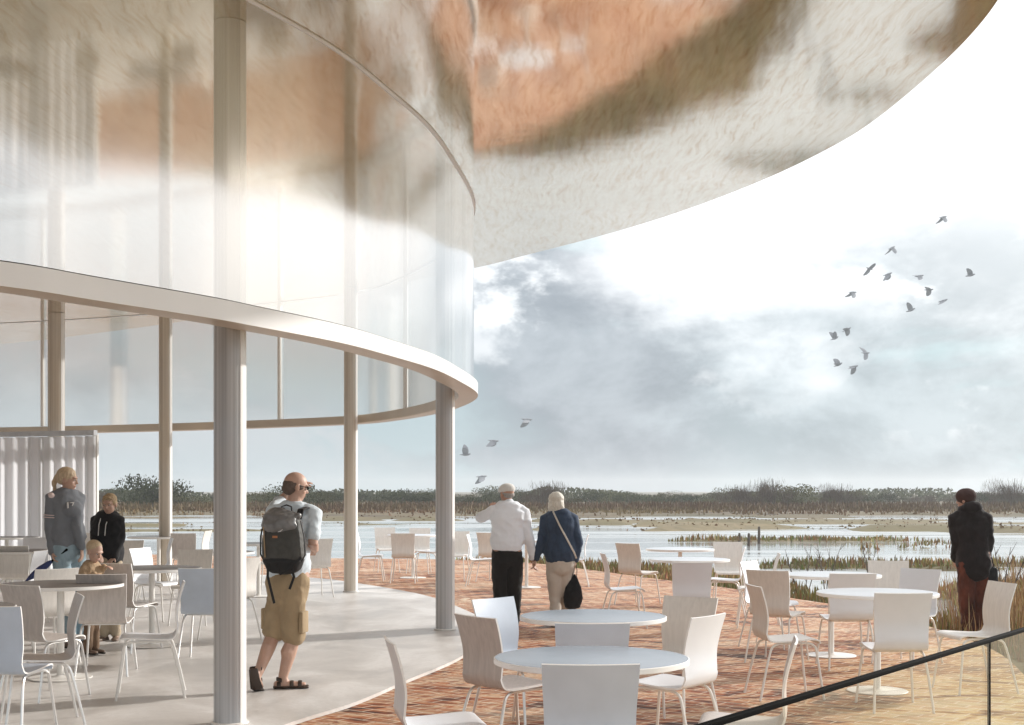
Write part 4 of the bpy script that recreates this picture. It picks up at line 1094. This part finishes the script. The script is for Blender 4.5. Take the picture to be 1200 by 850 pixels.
# --- woman in denim
f = Fig(656, 100, 'grey bobbed woman in dark denim jacket and beige trousers walking away'); P = f.P
lat = Vector((1, -.02, 0)); pel, nk = P(657, 660), P(655, 602); hc = P(652, 588, .01)
sL, sR = nk + Vector((-.155, 0, -.055)), nk + Vector((.160, 0, -.055)); eL, wL = P(634, 636, -.03), P(628, 655, .03); eR, wR = P(678, 636, -.03), P(674, 656, -.02)
hL, hR = P(649, 664), P(665, 664); kL, aL = P(651, 700, .05), P(651, 727, -.02); kR, aR = P(661, 700, .10), P(664, 727, .22)
bm = bmesh.new(); torso(bm, pel, nk, lat, FEM, .98); tube(bm, [nk + Vector((0, 0, -.04)), hc - Vector((0, 0, .05))], [.05, .048]); B = head(bm, hc, (.1, 1, -.05), .97)
limb(bm, sL, eL, wL, ARM, .88); limb(bm, sR, eR, wR, ARM, .88); hand(bm, wL, (-.1, .1, -1), (-1, .2, 0), .55, .92, -1); hand(bm, wR, (-.05, .05, -1), (-1, 0, 0), .8, .92)
limb(bm, hL, kL, aL, LEG, .95); limb(bm, hR, kR, aR, LEG, .95); foot(bm, aL, (-.1, 1, 0), .92); foot(bm, aR, (.15, 1, 0), .92); remesh('body', bm, SKIN, f.root, .0075, it=2)
DN = cloth('indigo_denim', (.036, .056, .095), .3, bump=.4, scale=14)
bm = bmesh.new(); torso(bm, pel + Vector((0, 0, .08)), nk, lat, FEM, 1.03, .034, 0, .97)
tube(bm, [P(657, 650), P(657, 640), P(656, 625)], [(.190, .145), (.182, .132), (.17, .125)], side=lat, seg=24)
for a_, b_, c_ in ((sL, eL, wL), (sR, eR, wR)): tube(bm, [a_ + (nk - a_) * .25, a_, a_.lerp(b_, .5), b_, b_.lerp(c_, .5), c_], [.065, .07, .062, .056, .05, .044], seg=16)
jk = remesh('denim_jacket', bm, DN, f.root, .01, .007, 11)
bm = bmesh.new(); tube(bm, [nk + Vector((0, 0, -.03)), nk + Vector((0, .01, .02))], [.082, .068], seg=20); obj('collar', bm, DN, jk)
ST = simple('pale_strap_leather', (.55, .51, .45), .6)
strip(f.root, 'bag_strap', [P(648, 598, -.02), P(648, 600, -.115), P(655, 615, -.162), P(664, 632, -.17), P(672, 647, -.165), P(675, 654, -.10)], .010, .004, (1, 0, .6), ST)
GH = simple('silver_blond_hair', (.60, .57, .50), .6, var=.2, scale=40, stretch=(3, 3, .3), bump=.5, bscale=60)
bm = bmesh.new()
for q in ((0, -.02, .035, .092, .105, .082), (0, -.04, -.03, .096, .078, .085), (-.05, -.03, -.07, .048, .055, .06), (.05, -.03, -.07, .048, .055, .06), (0, -.06, -.075, .06, .045, .055)): ellip(bm, hc + B @ Vector(q[:3]), q[3:], B)
remesh('hair', bm, GH, f.root, .007, .006, 28, 2); face(f, hc, B, .97)
trousers(f, 'trousers', cloth('beige_trouser_cotton', (.52, .47, .41), .07, bump=.2), pel, lat, [(hL, kL, aL), (hR, kR, aR)], .18, .009, .10, .062, .098, .078)
shoe(f, 'shoe', aL, (-.1, 1, 0), SHO, .92); shoe(f, 'shoe', aR, (.15, 1, 0), SHO, .92)
hb = f.root.location + P(671, 712, -.03); b0 = empty('shoulder_bag', hb); tag(b0, 'slouchy black bag hanging from the hand of the woman in denim', 'bag')
bm = bmesh.new(); tube(bm, [(0, 0, .03), (.0, 0, .12), (.01, 0, .24), (.02, 0, .33), (.022, 0, .38)], [(.10, .06), (.118, .068), (.09, .055), (.045, .03), (.018, .014)], side=(1, 0, 0), seg=20); remesh('bag_body', bm, BLK, b0, .009, .008, 12)
for s_ in (-1, 1): strip(b0, 'handle', [Vector((.015 + s_ * .03, 0, .34)), Vector((.03 + s_ * .02, 0, .44)), Vector((.035, .0, .505))], .008, .004, (0, 1, 0), BLK)

# --- dark figure beyond the terrace
zt = land_h(*gp(1138, 104)[:2]); zt = max(zt, -.2)
f = Fig(1138, 104, 'dark silhouetted person in hooded coat and knit cap standing among the reeds', zt); P = f.P
dz = Vector((0, 0, -zt)); _P = f.P; P = lambda x, y, v=0: _P(x, y, v) + dz
lat = Vector((.95, -.3, 0)).normalized(); pel, nk = P(1142, 657), P(1137, 601); hc = P(1132, 586, .02)
sL, sR = nk - lat * .17 + Vector((0, 0, -.06)), nk + lat * .17 + Vector((0, 0, -.06)); eL, wL = P(1121, 634, .03), P(1124, 656, .12); eR, wR = P(1157, 634, -.05), P(1155, 660, .02)
hL, hR = P(1133, 662), P(1151, 662); kL, aL = P(1134, 705, .03), Vector((P(1136, 735).x, .02, .07)); kR, aR = P(1152, 705, .0), Vector((P(1152, 735).x, -.03, .07))
bm = bmesh.new(); torso(bm, pel, nk, lat, MALE, 1.0); tube(bm, [nk + Vector((0, 0, -.04)), hc - Vector((0, 0, .05))], [.06, .056]); B = head(bm, hc, (-.75, .65, -.08))
limb(bm, sL, eL, wL, ARM); limb(bm, sR, eR, wR, ARM); hand(bm, wL, (.1, .4, -1), (1, 0, 0), .5); hand(bm, wR, (0, .2, -1), (-1, 0, 0), .5)
limb(bm, hL, kL, aL, LEG); limb(bm, hR, kR, aR, LEG); foot(bm, aL, (-.6, .8, 0)); foot(bm, aR, (-.3, 1, 0)); remesh('body', bm, SKIN2, f.root, .008, it=2)
CT = cloth('dark_brown_coat_cloth', (.012, .008, .008), .5, bump=.4, scale=12)
bm = bmesh.new(); torso(bm, pel + Vector((0, 0, -.13)), nk + Vector((0, 0, .01)), lat, MALE, .95, .030, 0, .98)
for a_, b_, c_ in ((sL, eL, wL), (sR, eR, wR)): tube(bm, [a_ + (nk - a_) * .25, a_, a_.lerp(b_, .5), b_, b_.lerp(c_, .5), c_], [.07, .074, .066, .060, .055, .050], seg=16)
jk = remesh('coat', bm, CT, f.root, .011, .013, 8)
bm = bmesh.new(); ellip(bm, nk + Vector((.01, -.05, .05)), (.115, .085, .085)); ellip(bm, nk + Vector((-.02, .01, .04)), (.112, .115, .075)); remesh('hood', bm, CT, jk, .009, .008, 12, 2)
bm = bmesh.new(); ellip(bm, hc + B @ Vector((0, -.01, .045)), (.098, .118, .088), B); tube(bm, [hc + B @ Vector((0, -.01, .02)), hc + B @ Vector((0, -.01, .035))], [(.092, .108), (.092, .108)], side=B @ Vector((1, 0, 0)), seg=24); remesh('knit_cap', bm, simple('rust_brown_knit', (.045, .018, .014), .9, var=.3, bump=.6, bscale=120), f.root, .008, .003, 30, 2)
face(f, hc, B)
trousers(f, 'trousers', cloth('rust_brown_trousers', (.085, .025, .014), .7, scale=7), pel, lat, [(hL, kL, aL), (hR, kR, aR)], .19, .014, .12, .075, .11, .092)
shoe(f, 'shoe', aL, (-.6, .8, 0), SHO); shoe(f, 'shoe', aR, (-.3, 1, 0), SHO)
hb = f.root.location + P(1160, 684, -.06); b0 = empty('satchel', (hb.x, hb.y, hb.z)); tag(b0, 'small dark satchel at the hip of the dark silhouetted person', 'bag')
bm = bmesh.new(); tube(bm, [(0, 0, .03), (0, 0, .16)], [(.07, .045), (.065, .04)], side=(1, 0, 0), seg=20, power=3.5); remesh('satchel_body', bm, BLK, b0, .008, .005, 12, 2)
strip(b0, 'strap', [Vector((-.03, -.0, .18)), Vector((-.02, -.0, .28)), Vector((0, .02, .30)), Vector((.03, 0, .18))], .008, .004, (0, 1, 0), BLK)

# --- woman in grey sweater with umbrella
f = Fig(78, 118, 'blond woman in grey long sleeved top and light jeans holding a folded umbrella', .03); P = f.P
lat = Vector((.62, -.78, 0)).normalized(); lat = Vector((.80, -.60, 0)); fw = Vector((.60, .80, 0))
# she stands three quarter on to the viewer, chest turned to the right
lat = Vector((.72, .69, 0)).normalized(); fw = Vector((.69, -.72, 0)).normalized(); lat = -lat
pel, nk = P(79, 647), P(77, 580); hc = P(79, 566, .0)
sR, sL = nk + lat * .145 + Vector((0, 0, -.05)), nk - lat * .145 + Vector((0, 0, -.05))
eR, wR = P(61, 620, .12), P(66, 651, .0); eL, wL = P(94, 622, -.10), P(98, 645, -.06)
wR = P(66, 650, -.12); eR = P(62, 618, -.10)
hR, hL = pel + lat * .09, pel - lat * .09; kR, aR = P(82, 706, -.06), P(84, 752, -.02); kL, aL = P(88, 706, .08), P(90, 752, .12)
bm = bmesh.new(); torso(bm, pel, nk, lat, FEM, 1.0); ellip(bm, P(86, 600, -.05) + fw * .03, (.09, .07, .07), basis(fw)); tube(bm, [nk + Vector((0, 0, -.04)), hc - Vector((0, 0, .05))], [.05, .047]); B = head(bm, hc, (.93, .05, -.10))
limb(bm, sR, eR, wR, ARM, .88); limb(bm, sL, eL, wL, ARM, .88); hand(bm, wR, (.25, -.1, -1), (.9, .3, 0), .85, .95); hand(bm, wL, (.1, -.1, -1), (-1, 0, 0), .4, .95)
limb(bm, hR, kR, aR, LEG, .95); limb(bm, hL, kL, aL, LEG, .95); foot(bm, aR, (.9, -.3, 0), .92); foot(bm, aL, (.9, -.3, 0), .92); remesh('body', bm, SKIN, f.root, .007, it=2)
GR = cloth('slate_grey_jersey', (.20, .215, .24), .1, bump=.2)
bm = bmesh.new(); torso(bm, pel + Vector((0, 0, .055)), nk + Vector((0, 0, -.01)), lat, FEM, 1.0, .018, 0, .965); ellip(bm, P(86, 600, -.05) + fw * .03, (.108, .085, .085), basis(fw))
for a_, b_, c_ in ((sL, eL, wL), (sR, eR, wR)): tube(bm, [a_ + (nk - a_) * .25, a_, a_.lerp(b_, .5), b_, b_.lerp(c_, .5), c_], [.056, .062, .056, .052, .046, .040], seg=16)
tp = remesh('sweater', bm, GR, f.root, .009, .008, 9)
PKM = simple('pale_pink_print', (.74, .60, .58), .8)
u_ = (eR - sR).normalized()
for t in (.66, .74):
    bm = bmesh.new(); c_ = sR.lerp(eR, t); sd_ = Vector((1, 0, 0)); n_ = u_.cross(sd_).normalized(); s2 = n_.cross(u_)
    pts = [c_ + (s2 * math.cos(a_) + n_ * math.sin(a_)) * .0605 for a_ in [i * math.pi / 10 for i in range(21)]]; tube(bm, pts, [(.0045, .004)] * 21, side=u_, seg=6); obj('sleeve_stripe', bm, PKM, tp)
bm = bmesh.new(); ellip(bm, sR + Vector((.006, -.030, .008)), (.036, .036, .036)); obj('shoulder_patch', bm, PKM, tp)
bm = bmesh.new(); tube(bm, [nk + Vector((0, 0, -.028)), nk + Vector((0, 0, -.010))], [.072, .064], seg=20); obj('neckband', bm, PKM, tp)
def text_mesh(name, s, size, loc, rot, mat, parent, ext=.002):
    c_ = bpy.data.curves.new(name, 'FONT'); c_.body = s; c_.size = size; c_.extrude = ext; c_.align_x = 'CENTER'; c_.align_y = 'CENTER'
    t_ = bpy.data.objects.new(name, c_); COL.objects.link(t_); dg = bpy.context.evaluated_depsgraph_get()
    me = bpy.data.meshes.new_from_object(t_.evaluated_get(dg)); bpy.data.objects.remove(t_); me.materials.clear(); me.materials.append(mat)
    o = bpy.data.objects.new(name, me); COL.objects.link(o); o.parent = parent; o.location = loc; o.rotation_euler = rot; return o
text_mesh('number_print', '17', .085, P(88, 596, 0) + Vector((.0, -.155, 0)), (R(84), 0, R(38)), simple('white_print', (.75, .74, .72), .7), tp, .012)
trousers(f, 'jeans', cloth('light_blue_denim', (.30, .40, .46), .2, bump=.3, scale=14), pel, lat, [(hL, kL, aL), (hR, kR, aR)], .172, .007, .15, .055, .092, .066)
BH = simple('blond_hair', (.56, .43, .29), .55, var=.25, scale=40, stretch=(3, 3, .4), bump=.5, bscale=60)
bm = bmesh.new()
for q in ((0, -.016, .041, .0855, .099, .089), (0, -.050, .0, .072, .058, .055), (0, -.105, .015, .028, .032, .028), (0, -.125, -.04, .024, .026, .055), (0, -.115, -.11, .017, .020, .055), (-.062, -.012, .012, .018, .045, .034), (.062, -.012, .012, .018, .045, .034)): ellip(bm, hc + B @ Vector(q[:3]), q[3:], B)
remesh('hair', bm, BH, f.root, .006, .004, 34, 2); face(f, hc, B)
SHB = simple('tan_shoe_leather', (.16, .11, .08), .5)
shoe(f, 'shoe', aR, (.9, -.3, 0), SHB, .92); shoe(f, 'shoe', aL, (.9, -.3, 0), SHB, .92)
hd_ = f.root.location + wR + Vector((.02, -.02, -.075)); ud = Vector((.76, .08, .60)).normalized()
u0 = empty('folded_umbrella', hd_ - ud * .36); tag(u0, 'folded navy umbrella in the hand of the woman in grey', 'umbrella')
NV = simple('navy_umbrella_cloth', (.03, .05, .17), .5, var=.3, scale=20, bump=.4, bscale=50)
bm = bmesh.new(); tube(bm, [ud * .03, ud * .10, ud * .20, ud * .31, ud * .34], [.008, .030, .040, .026, .012], seg=12, power=1.6); obj('canopy', bm, NV, u0)
bm = bmesh.new(); tube(bm, [ud * -.02, ud * .04], [.004, .006]); obj('ferrule', bm, M['black_metal'], u0)
bm = bmesh.new(); tube(bm, [ud * .33, ud * .52], [.012, .014], seg=10); obj('handle', bm, M['black_metal'], u0)

# --- boy in the black hoodie
f = Fig(126, 112, 'fair haired boy in black hoodie with white drawstrings looking down', .03); P = f.P
lat = Vector((-.92, -.2, 0)).normalized(); lat = Vector((-.95, .30, 0)).normalized(); fw = Vector((-.30, -.95, 0)).normalized()
g_ = .82; pel, nk = P(127, 664), P(126, 608); hc = P(130, 594, -.05)
sR, sL = nk + lat * .135 + Vector((0, 0, -.04)), nk - lat * .135 + Vector((0, 0, -.04)); eR, wR = P(112, 632, -.02), P(120, 651, -.20); eL, wL = P(141, 634, .0), P(138, 656, -.12)
hR, hL = pel + lat * .075, pel - lat * .075; kR, aR = P(122, 708, -.02), P(121, 746, .02); kL, aL = P(133, 708, .0), P(134, 746, .05)
bm = bmesh.new(); torso(bm, pel, nk, lat, MALE, .76); tube(bm, [nk + Vector((0, 0, -.04)), hc - Vector((0, 0, .05))], [.045, .043]); B = head(bm, hc, (-.10, -.95, -.22), .92)
limb(bm, sR, eR, wR, ARM, .75); limb(bm, sL, eL, wL, ARM, .75); hand(bm, wR, (.5, -.5, -.4), (0, 0, -1), .4, .85); hand(bm, wL, (-.4, -.6, -.5), (0, 0, -1), .4, .85)
limb(bm, hR, kR, aR, LEG, .78); limb(bm, hL, kL, aL, LEG, .78); foot(bm, aR, (-.3, -1, 0), .85); foot(bm, aL, (.2, -1, 0), .85); remesh('body', bm, SKIN, f.root, .0065, it=2)
bm = bmesh.new(); torso(bm, pel + Vector((0, 0, .06)), nk + Vector((0, 0, -.005)), lat, MALE, .78, .036, 0, .97)
for a_, b_, c_ in ((sL, eL, wL), (sR, eR, wR)): tube(bm, [a_ + (nk - a_) * .25, a_, a_.lerp(b_, .5), b_, b_.lerp(c_, .5), c_], [.056, .062, .058, .054, .048, .042], seg=16)
hd = remesh('hoodie', bm, cloth('black_hoodie_fleece', (.018, .018, .02), .25, bump=.2), f.root, .009, .010, 9)
LW = cloth('white_hood_lining', (.72, .71, .69), .05)
bm = bmesh.new(); c_ = nk + Vector((0, .0, .008)); pts = [c_ + Vector((math.cos(a_) * .088, math.sin(a_) * .08, .018 * math.sin(a_) + .004)) for a_ in [i * 2 * math.pi / 16 for i in range(17)]]; tube(bm, pts, .017, seg=8); obj('hood_lining', bm, LW, hd)
for sx in (-1, 1): strip(hd, 'drawstring', [nk + Vector((sx * .04, -.085, -.01)), nk + Vector((sx * .036 - .01, -.142, -.09)), nk + Vector((sx * .034 - .015, -.155, -.20))], .0045, .004, (1, 0, 0), LW)
trousers(f, 'trousers', cloth('pale_khaki_cotton', (.45, .37, .27), .08), pel, lat, [(hL, kL, aL), (hR, kR, aR)], .145, .008, .10, .055, .08, .065)
bm = bmesh.new()
for q in ((0, -.018, .045, .080, .098, .074), (0, -.05, .0, .074, .06, .06), (0, .055, .088, .050, .03, .016), (-.062, -.005, .02, .018, .05, .035), (.062, -.005, .02, .018, .05, .035)): ellip(bm, hc + B @ (Vector(q[:3]) * .92), [x * .92 for x in q[3:]], B)
remesh('hair', bm, simple('sandy_hair', (.40, .29, .17), .7, var=.3, scale=60, bump=.5, bscale=70), f.root, .006, .004, 50, 2); face(f, hc, B, .92, (.36, .25, .16))
shoe(f, 'shoe', aR, (-.3, -1, 0), SHB, .85); shoe(f, 'shoe', aL, (.2, -1, 0), SHB, .85)

# --- toddler
f = Fig(110, 123, 'bald headed toddler in tan top between the woman and the boy', .03); P = f.P
lat = Vector((-.5, .85, 0)).normalized(); fw = Vector((.85, -.5, 0)).normalized(); lat = Vector((-.5, -.86, 0)).normalized()
pel, nk = P(104, 711), P(107, 665); hc = P(112, 650, -.03)
sR, sL = nk + lat * .085 + Vector((0, 0, -.03)), nk - lat * .085 + Vector((0, 0, -.03)); eR, wR = P(104, 682, -.12), P(116, 676, -.14); eL, wL = P(114, 676, .08), P(122, 668, .0)
hR, hL = pel + lat * .05, pel - lat * .05; kR, aR = P(105, 738, -.03), P(104, 763, -.03); kL, aL = P(109, 738, .05), P(109, 763, .06)
bm = bmesh.new(); torso(bm, pel, nk, lat, MALE, .56); tube(bm, [nk + Vector((0, 0, -.03)), hc - Vector((0, 0, .05))], [.036, .034]); B = head(bm, hc, (.80, -.45, -.40), .86)
limb(bm, sR, eR, wR, ARM, .62); limb(bm, sL, eL, wL, ARM, .62); hand(bm, wR, (1, -.2, 0), (0, 0, -1), .4, .62); hand(bm, wL, (1, -.3, 0), (0, 0, -1), .4, .62)
limb(bm, hR, kR, aR, LEG, .58); limb(bm, hL, kL, aL, LEG, .58); foot(bm, aR, (.9, -.4, 0), .6, .035); foot(bm, aL, (.9, -.4, 0), .6, .035); remesh('body', bm, SKIN, f.root, .006, it=2)
bm = bmesh.new(); torso(bm, pel + Vector((0, 0, .02)), nk + Vector((0, 0, -.005)), lat, MALE, .58, .024, 0, .97)
for a_, b_, c_ in ((sL, eL, wL), (sR, eR, wR)): tube(bm, [a_ + (nk - a_) * .25, a_, b_, c_], [.04, .044, .038, .030], seg=14)
remesh('jumper', bm, cloth('tan_knit', (.42, .30, .19), .12), f.root, .008, .008, 12)
trousers(f, 'trousers', cloth('brown_corduroy', (.17, .11, .07), .12), pel, lat, [(hL, kL, aL), (hR, kR, aR)], .105, .006, .06, .042, .058, .048)
bm = bmesh.new(); ellip(bm, hc + B @ Vector((0, -.02, .036)), (.069, .085, .071), B); remesh('hair', bm, simple('fine_pale_hair', (.52, .40, .26), .6, var=.15, scale=60), f.root, .006, .001, 40, 2); face(f, hc, B, .86, (.42, .28, .2))
shoe(f, 'shoe', aR, (.9, -.4, 0), SHB, .6, .035); shoe(f, 'shoe', aL, (.9, -.4, 0), SHB, .6, .035)

settle()

# ------------------------------------------------------------------ birds
M['bird'] = simple('grey_plumage', (.33, .34, .36), .8, var=.15)
def bird_mesh(up_l, up_r, sweep):
    bm = bmesh.new()
    tube(bm, [(0, -.17, .0), (0, -.10, .0), (0, 0, 0), (0, .10, .01), (0, .16, .03), (0, .185, .03)], [(.035, .008), (.04, .022), (.05, .045), (.042, .04), (.024, .024), (.01, .008)], side=(1, 0, 0), seg=10)
    for s, up in ((-1, up_l), (1, up_r)):
        pts, rad = [], []
        for t, ch in ((0, .085), (.35, .10), (.65, .085), (.9, .05), (1.0, .015)):
            a = R(up) * (1 - .25 * t); r = .33 * t
            pts.append(Vector((s * (r * math.cos(a) + .02), .02 - sweep * t * t, r * math.sin(a) + .01))); rad.append((ch, .007))
        tube(bm, pts, rad, side=(0, 1, 0), seg=8)
    return bm
bp = []
for u in [(60, 35, .12), (-60, -45, .16), (80, 70, .06), (35, -60, .14), (-70, 30, .1)]:
    o = obj('bird', bird_mesh(*u), M['bird']); bp.append(o)
bd = [(1105, 255, 1, 80, 'highest bird of the flock on the right, wings swept down'), (1045, 291, 1, 95, 'second highest bird of the right flock'), (1019, 315, 4, 60, 'bird below and left of the second highest, one wing raised'), (1040, 322, 1, 100, 'bird just right of the one with a raised wing'), (1077, 324, 3, 75, 'bird in the middle of the right flock, level with the rightmost'),
      (1137, 323, 0, 85, 'rightmost bird of the flock'), (999, 343, 1, 70, 'bird on the upper left fringe of the right flock'), (1088, 340, 4, 80, 'bird in the tight trio right of the flock centre, upper one'), (1105, 353, 3, 95, 'lower right bird of the tight trio'), (1067, 364, 2, 90, 'bird with both wings straight up near the flock centre'),
      (992, 387, 4, 55, 'bird above the lower left cluster, gliding down'), (978, 397, 2, 75, 'leftmost bird of the right flock, wings raised high'), (1014, 414, 3, 110, 'bird right of the lower left cluster'), (982, 428, 0, 80, 'lowest left bird of the right flock, wings half raised'), (1000, 430, 1, 85, 'lowest bird of the right flock, wings drooping'),
      (617, 492, 1, 75, 'dark bird flying highest above the walking couple'), (578, 517, 1, 60, 'bird left of the one above the couple'), (545, 533, 2, 80, 'bird beside the slim column with wings up'), (564, 559, 1, 95, 'bird just over the cap of the man in white')]
rb = random.Random(5); ub = set()
for px, py, v, hd, lb in bd:
    o = bp[v] if v not in ub else bp[v].copy()
    if v in ub: COL.objects.link(o)
    ub.add(v); k = 30.0 if px > 800 else 36.0
    o.location = ((px - CX) / k, F / k, EYE + (HOR - py) / k); o.rotation_euler = (R(rb.uniform(-10, 20)), R(rb.uniform(-20, 20)), R(-90 + rb.uniform(-38, 38)))
    tag(o, lb, 'bird', 'birds flying over the marsh')
for v, o in enumerate(bp):
    if v not in ub: bpy.data.objects.remove(o)

# ------------------------------------------------------------------ render settings
SC.render.engine = 'CYCLES'
cy = SC.cycles
cy.use_denoising = True
try: cy.denoiser = 'OPENIMAGEDENOISE'
except Exception: pass
cy.max_bounces = 9; cy.glossy_bounces = 6; cy.transparent_max_bounces = 16; cy.diffuse_bounces = 4; cy.transmission_bounces = 4
cy.sample_clamp_indirect = 6.0; cy.blur_glossy = .8
SC.view_settings.view_transform = 'Standard'; SC.view_settings.look = 'None'; SC.view_settings.exposure = .42; SC.view_settings.gamma = 1
